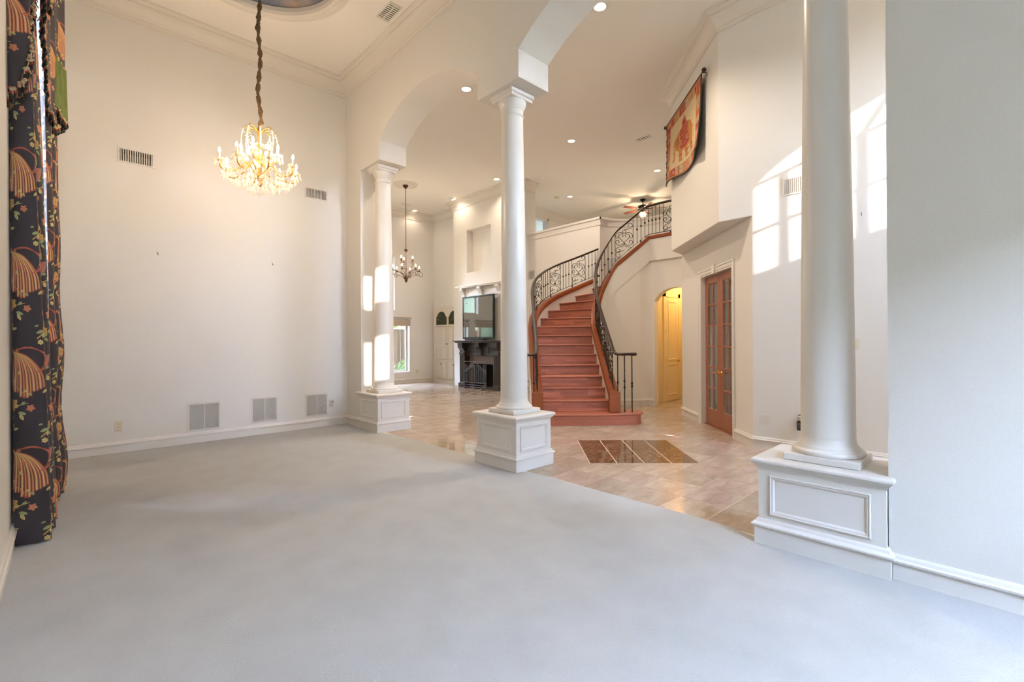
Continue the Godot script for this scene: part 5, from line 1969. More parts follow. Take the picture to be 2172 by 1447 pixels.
func recessed(at: Vector3, label: String, e: float, eyeball := false) -> void:
	var o := thing("recessed_light", label, "ceiling light", at, 0.0, "recessed ceiling lights")
	var m := MB.new()
	m.lathe([Vector2(0.075, -0.002), Vector2(0.09, -0.012), Vector2(0.115, -0.008), Vector2(0.12, 0.0)], Vector3.ZERO, 28, true)
	part(m, "trim_ring", M.trim, o)
	m = MB.new()
	if eyeball:
		m.lathe([Vector2(0.0, -0.06), Vector2(0.05, -0.055), Vector2(0.07, -0.03), Vector2(0.078, 0.0)], Vector3.ZERO, 20, true)
		part(m, "eyeball", M.trim, o)
		m = MB.new()
		m.lathe([Vector2(0.0, 0.0), Vector2(0.055, 0.0), Vector2(0.055, 0.012), Vector2(0.0, 0.012)], Vector3(0.03, -0.066, 0.02), 20, false, Basis(Vector3(0, 0, 1), 0.5))
		part(m, "lens", M.lens, o)
	else:
		m.lathe([Vector2(0.0, -0.006), Vector2(0.076, -0.004), Vector2(0.078, 0.0)], Vector3.ZERO, 24)
		part(m, "lens", M.lens, o)
	var l := SpotLight3D.new()
	l.name = "lamp_light"
	l.light_color = Color(1.0, 0.91, 0.8)
	l.light_energy = e
	l.light_size = 0.07
	l.spot_angle = 72.0
	l.spot_angle_attenuation = 0.6
	l.spot_range = 20.0
	l.spot_attenuation = 2.0
	l.shadow_enabled = true
	o.add_child(l)
	l.position = Vector3(0, -0.09 if eyeball else -0.03, 0)
	l.rotation_degrees = Vector3(-90, 0, 0) if not eyeball else Vector3(-65, -90, 0)

func build_fan() -> void:
	var o := thing("ceiling_fan", "dark ceiling fan with lit glass shades in the loft", "ceiling fan", Vector3(13.19, CEIL, -7.91))
	var m := MB.new()
	m.lathe([Vector2(0.0, 0.0), Vector2(0.085, 0.0), Vector2(0.08, -0.03), Vector2(0.04, -0.07), Vector2(0.014, -0.075), Vector2(0.014, -0.2), Vector2(0.0, -0.2)], Vector3.ZERO, 20)
	part(m, "canopy", M.iron, o)
	m = MB.new()
	m.lathe([Vector2(0.0, -0.18), Vector2(0.1, -0.19), Vector2(0.15, -0.22), Vector2(0.15, -0.3), Vector2(0.12, -0.33), Vector2(0.06, -0.36), Vector2(0.05, -0.42), Vector2(0.0, -0.43)], Vector3.ZERO, 24)
	part(m, "motor", M.iron, o)
	for k in 5:
		var a := TAU * k / 5.0 + 0.25
		var b := Basis(Vector3.UP, a)
		var bm := MB.new()
		bm.cbox(b * Vector3(0.2, -0.31, 0), Vector3(0.14, 0.012, 0.05), 0.004, b)
		var arm := part(bm, "blade_iron", M.iron, o)
		bm = MB.new()
		bm.cbox(b * Vector3(0.48, -0.305, 0), Vector3(0.46, 0.01, 0.13), 0.004, b * Basis(Vector3.RIGHT, 0.2))
		part(bm, "blade", M.cherry[1], arm)
	for k in 4:
		var a := TAU * k / 4.0 + 0.5
		var d := Vector3(cos(a), 0, sin(a))
		var at := d * 0.1 + Vector3(0, -0.42, 0)
		var s := MB.new()
		var tilt := Basis(Vector3(-d.z, 0, d.x), -0.7)
		s.lathe([Vector2(0.02, 0.0), Vector2(0.04, -0.03), Vector2(0.055, -0.08), Vector2(0.065, -0.11)], at, 16, true, tilt)
		part(s, "glass_shade", glass(Color(1.0, 0.85, 0.6), 0.5, 0.3), o)
		flame_bulb(o, at + tilt * Vector3(0, -0.09, 0), 1.6, 0.9)

# ---------------------------------------------------------------- grilles and plates
# c on the wall face, ax along the wall, nz out of it
func grille(called: String, label: String, group: String, c: Vector3, ax: Vector3, ay: Vector3, w: float, h: float, cols: int, slats: int, vertical := false, deep := 0.2) -> void:
	var nz := ax.cross(ay).normalized()
	var o := thing(called, label, "vent", c, 0.0, group)
	var m := MB.new()
	m.frame(Vector3.ZERO, ax, ay, w, h, [Vector2(0, 0), Vector2(0.002, 0.008), Vector2(0.022, 0.008), Vector2(0.024, 0.002)])
	part(m, "frame", M.vent, o)
	# sheet metal duct box behind the slats, open to the front
	var d := MB.new()
	var hx := w / 2 - 0.022
	var hy := h / 2 - 0.022
	var cr := [-ax * hx - ay * hy, ax * hx - ay * hy, ax * hx + ay * hy, -ax * hx + ay * hy]
	for k in 4:
		var e: Vector3 = cr[k]
		var g: Vector3 = cr[(k + 1) % 4]
		d.quad(e, g, g - nz * deep, e - nz * deep, -(e + g))
	d.quad(cr[0] - nz * deep, cr[1] - nz * deep, cr[2] - nz * deep, cr[3] - nz * deep, nz)
	part(d, "duct", M.duct, o)
	var iw := w - 0.046
	var ih := h - 0.046
	for k in range(1, cols):
		var b := MB.new()
		b.box(ax * (-iw / 2 + iw * k / cols) + nz * 0.006, Vector3(0.012, ih, 0.008), Basis(ax, ay, nz))
		part(b, "divider", M.vent, o)
	for k in slats:
		var b := MB.new()
		if vertical: b.box(ax * (-iw / 2 + iw * (k + 0.5) / slats) + nz * 0.005, Vector3(iw / slats * 0.42, ih, 0.006), Basis(ax, ay, nz))
		else: b.box(ay * (-ih / 2 + ih * (k + 0.5) / slats) + nz * 0.005, Vector3(iw, ih / slats * 0.55, 0.006), Basis(ax, ay, nz))
		part(b, "slat", M.vent, o)

func plate(called: String, label: String, cat: String, c: Vector3, ax: Vector3, w: float, h: float, holes: int, mat: Material) -> Node3D:
	var nz := ax.cross(Vector3.UP).normalized()
	var o := thing(called, label, cat, c)
	var bs := Basis(ax, Vector3.UP, nz)
	var m := MB.new()
	m.cbox(nz * 0.003, Vector3(w, h, 0.006), 0.002, bs)
	part(m, "cover_plate", mat, o)
	for k in holes:
		var y := 0.0 if holes == 1 else (0.02 if k == 0 else -0.02)
		var s := MB.new()
		s.cbox(nz * 0.006 + Vector3.UP * y, Vector3(0.03, 0.026, 0.004), 0.001, bs)
		var so := part(s, "socket", M.plate, o)
		for e in [-0.007, 0.007]:
			var t := MB.new()
			t.box(nz * 0.0083 + Vector3.UP * (y + 0.003) + ax * e, Vector3(0.003, 0.01, 0.001), bs)
			part(t, "slot", M.dark, so)
	return o

func build_fittings() -> void:
	var X := Vector3(1, 0, 0)
	var Y := Vector3(0, 1, 0)
	var Z := Vector3(0, 0, 1)
	grille("supply_grille", "small high wall grille nearer the curtains", "", Vector3(0.662, 3.84, ZL), X, Y, 0.38, 0.2, 1, 14, true)
	grille("supply_grille", "small high wall grille nearer the corner column", "", Vector3(2.995, 3.85, ZL), X, Y, 0.38, 0.19, 1, 14, true)
	grille("return_grille", "low wall return grille nearest the wall outlet", "", Vector3(1.402, 0.363, ZL), X, Y, 0.4, 0.395, 2, 26)
	grille("return_grille", "middle one of the three low wall return grilles", "", Vector3(2.19, 0.375, ZL), X, Y, 0.38, 0.39, 2, 26)
	grille("return_grille", "low wall return grille nearest the corner column", "", Vector3(2.98, 0.37, ZL), X, Y, 0.37, 0.375, 2, 26)
	grille("foyer_grille", "grille on the sunlit foyer wall beside the wide column", "", Vector3(XS, 3.29, -1.73), Z, Y, 0.4, 0.22, 1, 16, true)
	grille("corner_grille", "small wall grille left of the white shelf over the television", "", Vector3(XF, 3.2, -12.75), Z, Y, 0.3, 0.16, 3, 4, true)
	grille("knee_wall_grille", "square grille on the knee wall beside the middle column", "", Vector3(9.45, 3.26, -9.2), Z, Y, 0.32, 0.28, 1, 10)
	grille("ceiling_register", "ceiling register above the first arch of the living room", "", Vector3(3.165, CEIL, -5.72), X, Z, 0.2, 0.4, 2, 9)
	grille("ceiling_register", "ceiling register between the tapestry and the stair", "", Vector3(9.21, CEIL, -5.5), X, Z, 0.16, 0.36, 1, 5)
	grille("ceiling_register", "ceiling register above the knee wall", "", Vector3(9.2, CEIL, -9.2), X, Z, 0.16, 0.36, 1, 5)
	grille("ceiling_register", "ceiling register behind the iron chandelier chain", "", Vector3(7.98, CEIL, -13.38), X, Z, 0.36, 0.16, 1, 5)
	plate("wall_outlet", "ivory wall outlet low on the wall by the curtains", "outlet", Vector3(0.465, 0.345, ZL), X, 0.075, 0.125, 2, M.plate)
	var nl := plate("wall_outlet", "outlet with a plugged in night light by the corner grille", "outlet", Vector3(3.22, 0.37, ZL), X, 0.075, 0.125, 2, M.plate)
	var m := MB.new()
	m.cbox(Vector3(0, 0.02, 0.03), Vector3(0.045, 0.07, 0.045), 0.012)
	part(m, "night_light", M.vent, nl)
	m = MB.new()
	m.ball(Vector3(0, 0.035, 0.058), 0.018, 12, 8)
	part(m, "night_light_lens", glass(Color(0.7, 0.85, 0.9), 0.5), nl)
	plate("wall_outlet", "ivory wall outlet beside the low garden window", "outlet", Vector3(8.79, 0.37, ZG), X, 0.075, 0.125, 2, M.plate)
	plate("blank_plate", "blank white plate low on the foyer wall", "wall plate", Vector3(XS, 0.38, -2.16), Z, 0.115, 0.115, 0, M.vent)
	plate("light_switch", "light switch plate beside the wide column", "light switch", Vector3(XS, 1.34, -1.2), Z, 0.075, 0.12, 0, M.plate)
	plate("light_switch", "pale switch plate just inside the passage", "light switch", Vector3(10.75, 1.1, -5.36), X, 0.075, 0.12, 0, M.plate)
	# plug-in air freshener
	var o := thing("air_freshener", "plug in air freshener with a dark bottle on the foyer wall", "air freshener", Vector3(XS - 0.04, 0.30, -1.745))
	m = MB.new()
	m.lathe([Vector2(0.0, 0.0), Vector2(0.03, 0.0), Vector2(0.032, 0.01), Vector2(0.032, 0.1), Vector2(0.024, 0.115), Vector2(0.0, 0.115)], Vector3.ZERO, 16)
	part(m, "bottle", mk(Color(0.14, 0.12, 0.13), 0.25), o)
	m = MB.new()
	for k in 6: m.lathe([Vector2(0.0325, 0.016 + k * 0.013), Vector2(0.0345, 0.019 + k * 0.013), Vector2(0.0325, 0.022 + k * 0.013)], Vector3.ZERO, 16)
	part(m, "ribs", mk(Color(0.33, 0.34, 0.36), 0.3), o)
	m = MB.new()
	m.cbox(Vector3(0, 0.145, 0), Vector3(0.05, 0.06, 0.046), 0.01)
	part(m, "plug_body", mk(Color(0.75, 0.73, 0.7), 0.3), o)
	m = MB.new()
	m.cbox(Vector3(0, 0.187, 0), Vector3(0.036, 0.022, 0.036), 0.006)
	part(m, "heater_cap", mk(Color(0.6, 0.57, 0.56), 0.3), o)
	# small hooks left in the walls
	for h in [[Vector3(0.88, 2.61, ZL + 0.006), "tiny picture nail left in the wall under the high grille nearer the curtains"], [Vector3(2.31, 2.62, ZL + 0.006), "tiny picture hook left in the middle of the left wall"]]:
		var hk := thing("picture_hook", h[1], "hook", h[0])
		m = MB.new()
		m.tube(smooth_path([Vector3(0, 0.02, 0), Vector3(0, -0.01, 0.002), Vector3(0.004, -0.016, 0.012), Vector3(0.006, -0.006, 0.018)], 4), 0.0035, 6)
		part(m, "wire", M.pewter, hk)
	var hk := thing("picture_hook", "tiny picture hook in the sunlit foyer wall", "hook", Vector3(XS - 0.006, 2.8, -1.13))
	m = MB.new()
	m.tube(smooth_path([Vector3(0, 0.02, 0), Vector3(-0.002, -0.01, 0), Vector3(-0.012, -0.016, 0.004), Vector3(-0.018, -0.006, 0.006)], 4), 0.0035, 6)
	part(m, "wire", M.pewter, hk)
	var sd := thing("smoke_detector", "round white smoke detector on the loft ceiling", "smoke detector", Vector3(11.0, CEIL, -9.58))
	m = MB.new()
	m.lathe([Vector2(0.0, -0.045), Vector2(0.05, -0.045), Vector2(0.07, -0.03), Vector2(0.075, 0.0)], Vector3.ZERO, 20)
	part(m, "housing", M.plate, sd)
	# recessed lights
	recessed(Vector3(5.12, CEIL, -6.55), "recessed ceiling light seen through the first arch", LIGHT_E)
	recessed(Vector3(5.17, CEIL, -3.72), "recessed ceiling light behind the second arch", LIGHT_E)
	recessed(Vector3(8.16, CEIL, -6.67), "recessed ceiling light over the turn of the stair", LIGHT_E * 0.8)
	recessed(Vector3(11.24, CEIL, -6.31), "recessed ceiling light over the landing beside the tapestry", LIGHT_E)
	recessed(Vector3(8.56, CEIL, -9.63), "recessed ceiling light beside the middle column", LIGHT_E * 0.35)
	recessed(Vector3(8.67, CEIL, -11.81), "eyeball ceiling light aimed at the recess over the fireplace", LIGHT_E * 0.08, true)
	recessed(Vector3(11.26, CEIL, -9.27), "recessed ceiling light in the loft beside the smoke detector", LIGHT_E * 0.7)
	recessed(Vector3(8.57, CEIL, -13.82), "recessed ceiling light in the corner above the cabinets", LIGHT_E * 0.05)
	# added lantern above the view, brightens the foyer ceiling
	var fl := thing("added_foyer_lantern", "added unseen globe lantern brightening the foyer ceiling", "added pendant light", Vector3(4.9, CEIL, 0.5))
	m = MB.new()
	m.lathe([Vector2(0.0, 0.0), Vector2(0.08, 0.0), Vector2(0.07, -0.03), Vector2(0.01, -0.05), Vector2(0.01, -0.5), Vector2(0.06, -0.52), Vector2(0.08, -0.55)], Vector3.ZERO, 18)
	part(m, "canopy_and_stem", M.rust, fl)
	m = MB.new()
	m.ball(Vector3(0, -0.68, 0), 0.14, 24, 14)
	part(m, "globe", glow(Color(1.0, 0.9, 0.76), 2.0), fl)
	omni(fl, Vector3(0, -0.68, 0), Color(1.0, 0.89, 0.75), 0.8, 0.13)
	# passage fitting
	var pf := thing("passage_light", "warm flush ceiling light inside the passage", "ceiling light", Vector3(10.4, 3.02, -4.8))
	m = MB.new()
	m.lathe([Vector2(0.0, -0.09), Vector2(0.1, -0.08), Vector2(0.14, -0.04), Vector2(0.14, 0.0)], Vector3.ZERO, 24, true)
	part(m, "glass_bowl", glow(Color(1.0, 0.75, 0.42), 4.0), pf)
	omni(pf, Vector3(0, -0.25, 0), Color(1.0, 0.82, 0.54), 1.0, 0.06)

# ---------------------------------------------------------------- tapestry
func build_tapestry() -> void:
	var O := Vector3(XS, 0, -2.716)
	var c := O + D45 * 1.235 + N45 * 0.07
	var o := thing("wall_tapestry_hanging", "orange patchwork elephant tapestry hanging from a dark rod high on the wall", "tapestry", Vector3(c.x, 5.27, c.z))
	var W := 1.64
	var H := 1.08
	var mb := MB.new()
	var bk := MB.new()
	var g := []
	var NX := 28
	var NY := 16
	for j in NY + 1:
		var row := []
		for i in NX + 1:
			var u := float(i) / NX
			var v := float(j) / NY
			var s := (0.5 - u) * W
			var out := 0.012 * sin(u * 9.0) * v + 0.06 * v * v * smoothstep(0.75, 1.0, u) + 0.035 * v * v * sin(u * 6.3 + 0.5)
			var y := -v * H + 0.03 * v * sin(u * 7.0 + 1.0) - 0.05 * v * (1.0 - u) * u * 4.0 * 0.5
			row.append([D45 * s + N45 * out + Vector3(0, y, 0), Vector2(u, v)])
		g.append(row)
	for j in NY:
		for i in NX:
			var q := [g[j][i], g[j][i + 1], g[j + 1][i + 1], g[j + 1][i]]
			mb.nquad([q[0][0], q[1][0], q[2][0], q[3][0]], [N45, N45, N45, N45], [q[0][1], q[1][1], q[2][1], q[3][1]])
			var d := -N45 * 0.008
			bk.quad(q[0][0] + d, q[1][0] + d, q[2][0] + d, q[3][0] + d, -N45)
	part(mb, "panel", M.tapestry, o)
	part(bk, "backing", M.tapback, o)
	# bound edges
	for e in 3:
		var ln := []
		if e == 0:
			for j in NY + 1: ln.append(g[j][0][0])
		elif e == 1:
			for j in NY + 1: ln.append(g[j][NX][0])
		else:
			for i in NX + 1: ln.append(g[NY][i][0])
		var b := MB.new()
		b.tube(ln, 0.011, 6)
		part(b, "binding", M.tapback, o)
	# rod with finials and brackets
	var r := MB.new()
	r.tube([D45 * (W / 2 + 0.07) + Vector3(0, 0.008, 0), D45 * (-W / 2 - 0.08) + Vector3(0, 0.008, 0)], 0.011, 8)
	part(r, "rod", M.rail, o)
	for s in [1.0, -1.0]:
		var f := MB.new()
		f.ball(D45 * s * (W / 2 + 0.1) + Vector3(0, 0.008, 0), 0.034, 12, 8)
		part(f, "finial", M.rail, o)
		var k := MB.new()
		k.tube([D45 * s * (W / 2 + 0.04), D45 * s * (W / 2 + 0.04) - N45 * 0.065, D45 * s * (W / 2 + 0.04) - N45 * 0.065 + Vector3(0, -0.05, 0)], 0.006, 6)
		part(k, "bracket", M.iron, o)
	# bead tassels along the far edge
	var tc := [mk(Color(0.62, 0.12, 0.14), 0.7), mk(Color(0.2, 0.26, 0.3), 0.7), mk(Color(0.8, 0.5, 0.3), 0.7), mk(Color(0.25, 0.12, 0.12), 0.7)]
	for j in 12:
		var p: Vector3 = g[mini(j * NY / 11, NY)][0][0] + D45 * 0.025
		var m := MB.new()
		m.lathe([Vector2(0.0, 0.02), Vector2(0.012, 0.012), Vector2(0.008, 0.0), Vector2(0.016, -0.03), Vector2(0.0, -0.035)], p, 8)
		part(m, "edge_tassel", tc[j % 4], o)

# ---------------------------------------------------------------- doors
func build_doors() -> void:
	var A := Vector3(XS, 0, -2.29)
	# casing of the french doors, in (along the wall, up)
	var trim := sthing("trim_french_door", "white casing with a keystone round the french doors", "door casing", A + D45 * 1.2)
	var pr := [Vector2(0, 0), Vector2(0, 0.022), Vector2(0.02, 0.026), Vector2(0.03, 0.016), Vector2(0.07, 0.012), Vector2(0.085, 0.006), Vector2(0.09, 0.0)]
	var cm := MB.new()
	for q in pr.size() - 1:
		for e in 3:
			var a: Vector2 = pr[q]
			var b: Vector2 = pr[q + 1]
			var w := 0.69
			var h := 2.55
			var f := func(v: Vector2, k: int) -> Vector3:
				var pts := [Vector2(-w + v.x, 0), Vector2(-w + v.x, h - v.x), Vector2(w - v.x, h - v.x), Vector2(w - v.x, 0)]
				return D45 * pts[k].x + Vector3(0, pts[k].y, 0) + N45 * v.y
			cm.quad(f.call(a, e), f.call(a, e + 1), f.call(b, e + 1), f.call(b, e), N45)
	part(cm, "casing", M.trim, trim)
	var ks := MB.new()
	ks.prism(PackedVector2Array([Vector2(-0.04, 2.43), Vector2(0.04, 2.43), Vector2(0.055, 2.57), Vector2(-0.055, 2.57)]), Vector3.ZERO, D45, Vector3.UP, N45 * 0.04)
	part(ks, "keystone", M.trim, trim)
	var jb := MB.new()
	var bas := Basis(D45, Vector3.UP, D45.cross(Vector3.UP))
	for s in [-1.0, 1.0]: jb.box(D45 * s * 0.594 - N45 * 0.07 + Vector3(0, 1.23, 0), Vector3(0.012, 2.46, 0.15), bas)
	jb.box(-N45 * 0.07 + Vector3(0, 2.452, 0), Vector3(1.2, 0.014, 0.15), bas)
	part(jb, "jamb", M.trim, trim)
	var th := MB.new()
	th.cbox(-N45 * 0.09 + Vector3(0, 0.006, 0), Vector3(1.18, 0.014, 0.1), 0.004, bas)
	part(th, "threshold", M.cherry[1], trim)
	# two leaves of twelve lights
	for s in 2:
		var lw := 0.586
		var lh := 2.42
		var cx := -0.294 if s == 0 else 0.294
		var o := sthing("door_%d" % (s + 1), "cherry french door leaf with twelve glass lights, " + ("hung nearer the foyer wall" if s == 0 else "hung nearer the passage"), "door", A + D45 * (1.2 + cx) - N45 * 0.09 + Vector3(0, 0.015, 0))
		var th2 := 0.04
		for e in [-1.0, 1.0]:
			var m := MB.new()
			m.cbox(D45 * e * (lw / 2 - 0.055) + Vector3(0, lh / 2, 0), Vector3(0.11, lh, th2), 0.004, bas)
			part(m, "stile", M.french, o)
		for y in [[0.0, 0.26], [lh - 0.12, 0.12]]:
			var m := MB.new()
			m.cbox(Vector3(0, y[0] + y[1] / 2, 0), Vector3(lw - 0.22, y[1], th2), 0.004, bas)
			part(m, "door_rail", M.french, o)
		var y0 := 0.26
		var y1 := lh - 0.12
		for k in range(1, 6):
			var m := MB.new()
			m.cbox(Vector3(0, lerpf(y0, y1, k / 6.0), 0), Vector3(lw - 0.22, 0.026, 0.034), 0.005, bas)
			part(m, "muntin", M.french, o)
		var mv := MB.new()
		mv.cbox(Vector3(0, (y0 + y1) / 2, 0), Vector3(0.026, y1 - y0, 0.034), 0.005, bas)
		part(mv, "muntin", M.french, o)
		for k in 6:
			for j in [-1.0, 1.0]:
				var m := MB.new()
				m.box(D45 * j * (lw - 0.22 + 0.026) / 4 + Vector3(0, lerpf(y0, y1, (k + 0.5) / 6.0), 0), Vector3((lw - 0.22) / 2 - 0.02, (y1 - y0) / 6 - 0.03, 0.005), bas)
				part(m, "pane", M.doorglass, o)
		# brass lever
		var hs := 1.0 if s == 0 else -1.0
		var hb := D45 * hs * (lw / 2 - 0.05) + Vector3(0, 0.87, 0) + N45 * 0.02
		var m := MB.new()
		var rot := Basis(bas.x, bas.z, -bas.y)
		m.lathe([Vector2(0.0, 0.012), Vector2(0.026, 0.01), Vector2(0.03, 0.0)], hb, 16, true, Basis(D45, N45, D45.cross(N45)))
		m.tube(smooth_path([hb, hb + N45 * 0.05, hb + N45 * 0.055 - D45 * hs * 0.03, hb + N45 * 0.05 - D45 * hs * 0.11 + Vector3(0, 0.006, 0)], 5), 0.0105, 8)
		m.ball(hb + N45 * 0.05, 0.018, 10, 6)
		part(m, "handle", M.brass, o, "brass lever handle")
	# passage door
	var d := sthing("door_3", "cream panelled door with a brass knob inside the passage", "door", Vector3(10.135, 0, -5.355))
	var X := Vector3.RIGHT
	var m2 := MB.new()
	m2.bb(Vector3(-0.29, 0.02, -0.02), Vector3(0.29, 2.38, 0.015))
	part(m2, "slab", M.hall, d)
	for e in [[1.62, 1.36], [0.5, 0.72]]:
		var m := MB.new()
		m.frame(Vector3(0.01, e[0], 0.015), X, Vector3.UP, 0.4, e[1], [Vector2(0, 0), Vector2(0.004, 0.01), Vector2(0.02, 0.012), Vector2(0.035, 0.004), Vector2(0.05, 0.0)])
		part(m, "panel_moulding", M.hall, d)
	m2 = MB.new()
	m2.lathe([Vector2(0.012, 0.0), Vector2(0.012, 0.03), Vector2(0.028, 0.04), Vector2(0.03, 0.055), Vector2(0.02, 0.07), Vector2(0.0, 0.072)], Vector3(0.24, 0.93, 0.015), 14, true, Basis(Vector3.RIGHT, PI / 2))
	part(m2, "knob", M.brass, d, "brass knob")
	for y in [0.3, 0.95, 1.6, 2.2]:
		var m := MB.new()
		m.cbox(Vector3(-0.287, y, 0.018), Vector3(0.014, 0.09, 0.012), 0.003)
		part(m, "hinge", M.brass, d)
	m2 = MB.new()
	for e in [[-0.38, -0.29], [0.29, 0.38]]: m2.bb(Vector3(e[0], 0, -0.006), Vector3(e[1], 2.48, 0.022))
	m2.bb(Vector3(-0.38, 2.39, -0.006), Vector3(0.38, 2.48, 0.022))
	part(m2, "casing", M.hall, d)

# ---------------------------------------------------------------- great room
func raised_panel(parent: Node3D, c: Vector3, w: float, h: float, mat: Material) -> void:
	var m := MB.new()
	m.frame(c, Vector3.RIGHT, Vector3.UP, w, h, [Vector2(-0.006, 0.004), Vector2(0, 0.01), Vector2(0.012, 0.006), Vector2(0.014, -0.012), Vector2(0.022, -0.012), Vector2(0.045, 0.004), Vector2(0.042, 0.004)])
	m.quad(c + Vector3(-w / 2 + 0.042, -h / 2 + 0.042, 0.004), c + Vector3(w / 2 - 0.042, -h / 2 + 0.042, 0.004), c + Vector3(w / 2 - 0.042, h / 2 - 0.042, 0.004), c + Vector3(-w / 2 + 0.042, h / 2 - 0.042, 0.004), Vector3(0, 0, 1))
	part(m, "raised_panel", mat, parent)

func build_great_room() -> void:
	# built-in cabinet: local x along the wall, z toward the room
	var o := thing("media_cabinet", "cream built in cabinet with two arched green panels beside the fireplace", "cabinet", Vector3(XF, 0, -13.2), -PI / 2)
	var m := MB.new()
	var W := 0.77
	var z := 0.06
	m.bb(Vector3(-W, 0.0, 0), Vector3(W, 0.09, z))
	for s in [[-W, -W + 0.05], [-0.025, 0.025], [W - 0.05, W]]: m.bb(Vector3(s[0], 0.09, 0), Vector3(s[1], 2.53, z))
	for y in [[0.73, 0.77], [1.93, 1.98], [2.48, 2.53]]: m.bb(Vector3(-W, y[0], 0), Vector3(W, y[1], z - 0.001))
	part(m, "face_frame", M.cab, o)
	m = MB.new()
	m.bb(Vector3(-W + 0.01, 0.05, 0), Vector3(W - 0.01, 2.5, 0.02))
	part(m, "carcass", M.cab, o)
	m = MB.new()
	m.frame(Vector3(0, 1.265, z), Vector3.RIGHT, Vector3.UP, W * 2 + 0.1, 2.63, [Vector2(0, -z), Vector2(0, 0.012), Vector2(0.04, 0.016), Vector2(0.05, 0.0)])
	part(m, "casing", M.cab, o)
	for s in [-1.0, 1.0]:
		var cx: float = s * 0.373
		# spandrel with arched cut and green panel behind
		var hp := PackedVector2Array([Vector2(-0.345, 1.98), Vector2(-0.33, 1.98), Vector2(-0.33, 2.24), Vector2(-0.29, 2.26), Vector2(-0.25, 2.32), Vector2(-0.18, 2.4), Vector2(-0.08, 2.44), Vector2(0.0, 2.45), Vector2(0.08, 2.44), Vector2(0.18, 2.4), Vector2(0.25, 2.32), Vector2(0.29, 2.26), Vector2(0.33, 2.24), Vector2(0.33, 1.98), Vector2(0.345, 1.98), Vector2(0.345, 2.48), Vector2(-0.345, 2.48)])
		m = MB.new()
		m.prism(hp, Vector3(cx, 0, 0.02), Vector3.RIGHT, Vector3.UP, Vector3(0, 0, 0.035))
		part(m, "arched_frame", M.cab, o)
		m = MB.new()
		m.bb(Vector3(cx - 0.34, 1.985, 0.02), Vector3(cx + 0.34, 2.47, 0.03))
		part(m, "arched_panel", M.green, o, "dark green panel")
		# tall door
		m = MB.new()
		m.cbox(Vector3(cx, 1.35, 0.045), Vector3(0.672, 1.13, 0.045), 0.006)
		var dr := part(m, "tall_door", M.cab, o)
		for px in [-0.17, 0.17]:
			raised_panel(dr, Vector3(cx + px, 1.6, 0.068), 0.29, 0.56, M.cab)
			raised_panel(dr, Vector3(cx + px, 1.02, 0.068), 0.29, 0.42, M.cab)
		m = MB.new()
		m.ball(Vector3(cx - s * 0.325, 1.32, 0.085), 0.016, 10, 6)
		part(m, "knob", M.iron, dr)
		for e in [-1.0, 1.0]:
			m = MB.new()
			m.cbox(Vector3(cx + e * 0.173, 0.41, 0.045), Vector3(0.322, 0.615, 0.045), 0.006)
			var lo := part(m, "lower_door", M.cab, o)
			raised_panel(lo, Vector3(cx + e * 0.173, 0.41, 0.068), 0.25, 0.53, M.cab)
			m = MB.new()
			m.ball(Vector3(cx + e * 0.025, 0.62, 0.085), 0.014, 10, 6)
			part(m, "knob", M.iron, lo)
	# fireplace mantel
	var F := Vector3(XB, 0, -10.79)
	o = thing("fireplace_mantel", "dark carved wooden fireplace mantel with a granite surround", "fireplace", F, -PI / 2)
	for s in [-1.0, 1.0]:
		m = MB.new()
		m.cbox(Vector3(s * 0.8, 0.07, 0.13), Vector3(0.3, 0.14, 0.27), 0.012)
		m.cbox(Vector3(s * 0.8, 0.62, 0.11), Vector3(0.26, 1.0, 0.22), 0.01)
		for k in 3: m.cbox(Vector3(s * 0.8 + (k - 1) * 0.075, 0.62, 0.225), Vector3(0.04, 0.86, 0.02), 0.008)
		part(m, "pilaster", M.mantel, o)
		m = MB.new()
		m.prism(PackedVector2Array([Vector2(0.0, 0.98), Vector2(0.24, 1.0), Vector2(0.25, 1.06), Vector2(0.21, 1.08), Vector2(0.23, 1.14), Vector2(0.3, 1.22), Vector2(0.31, 1.36), Vector2(0.0, 1.36)]), Vector3(s * 0.8 - 0.11, 0, 0), Vector3(0, 0, 1), Vector3.UP, Vector3(0.22, 0, 0))
		part(m, "corbel", M.mantel, o)
	m = MB.new()
	m.prism(PackedVector2Array([Vector2(0.0, 0.97), Vector2(0.17, 0.99), Vector2(0.18, 1.16), Vector2(0.26, 1.24), Vector2(0.27, 1.36), Vector2(0.0, 1.36)]), Vector3(-0.06, 0, 0), Vector3(0, 0, 1), Vector3.UP, Vector3(0.12, 0, 0))
	part(m, "corbel", M.mantel, o)
	m = MB.new()
	m.bb(Vector3(-0.68, 0.97, 0), Vector3(0.68, 1.36, 0.1))
	m.cbox(Vector3(0, 0.985, 0.06), Vector3(1.36, 0.04, 0.14), 0.01)
	part(m, "frieze", M.mantel, o)
	for x in [-0.52, -0.2, 0.2, 0.52]:
		m = MB.new()
		m.frame(Vector3(x, 1.14, 0.1), Vector3.RIGHT, Vector3.UP, 0.27, 0.22, [Vector2(0, 0), Vector2(0.002, 0.018), Vector2(0.03, 0.02), Vector2(0.045, 0.004), Vector2(0.06, 0.012), Vector2(0.08, 0.012)])
		part(m, "frieze_panel", M.mantel, o)
	m = MB.new()
	m.cbox(Vector3(0, 1.415, 0.18), Vector3(2.2, 0.035, 0.37), 0.012)
	m.cbox(Vector3(0, 1.38, 0.165), Vector3(2.08, 0.04, 0.33), 0.015)
	part(m, "mantel_shelf", M.mantel, o)
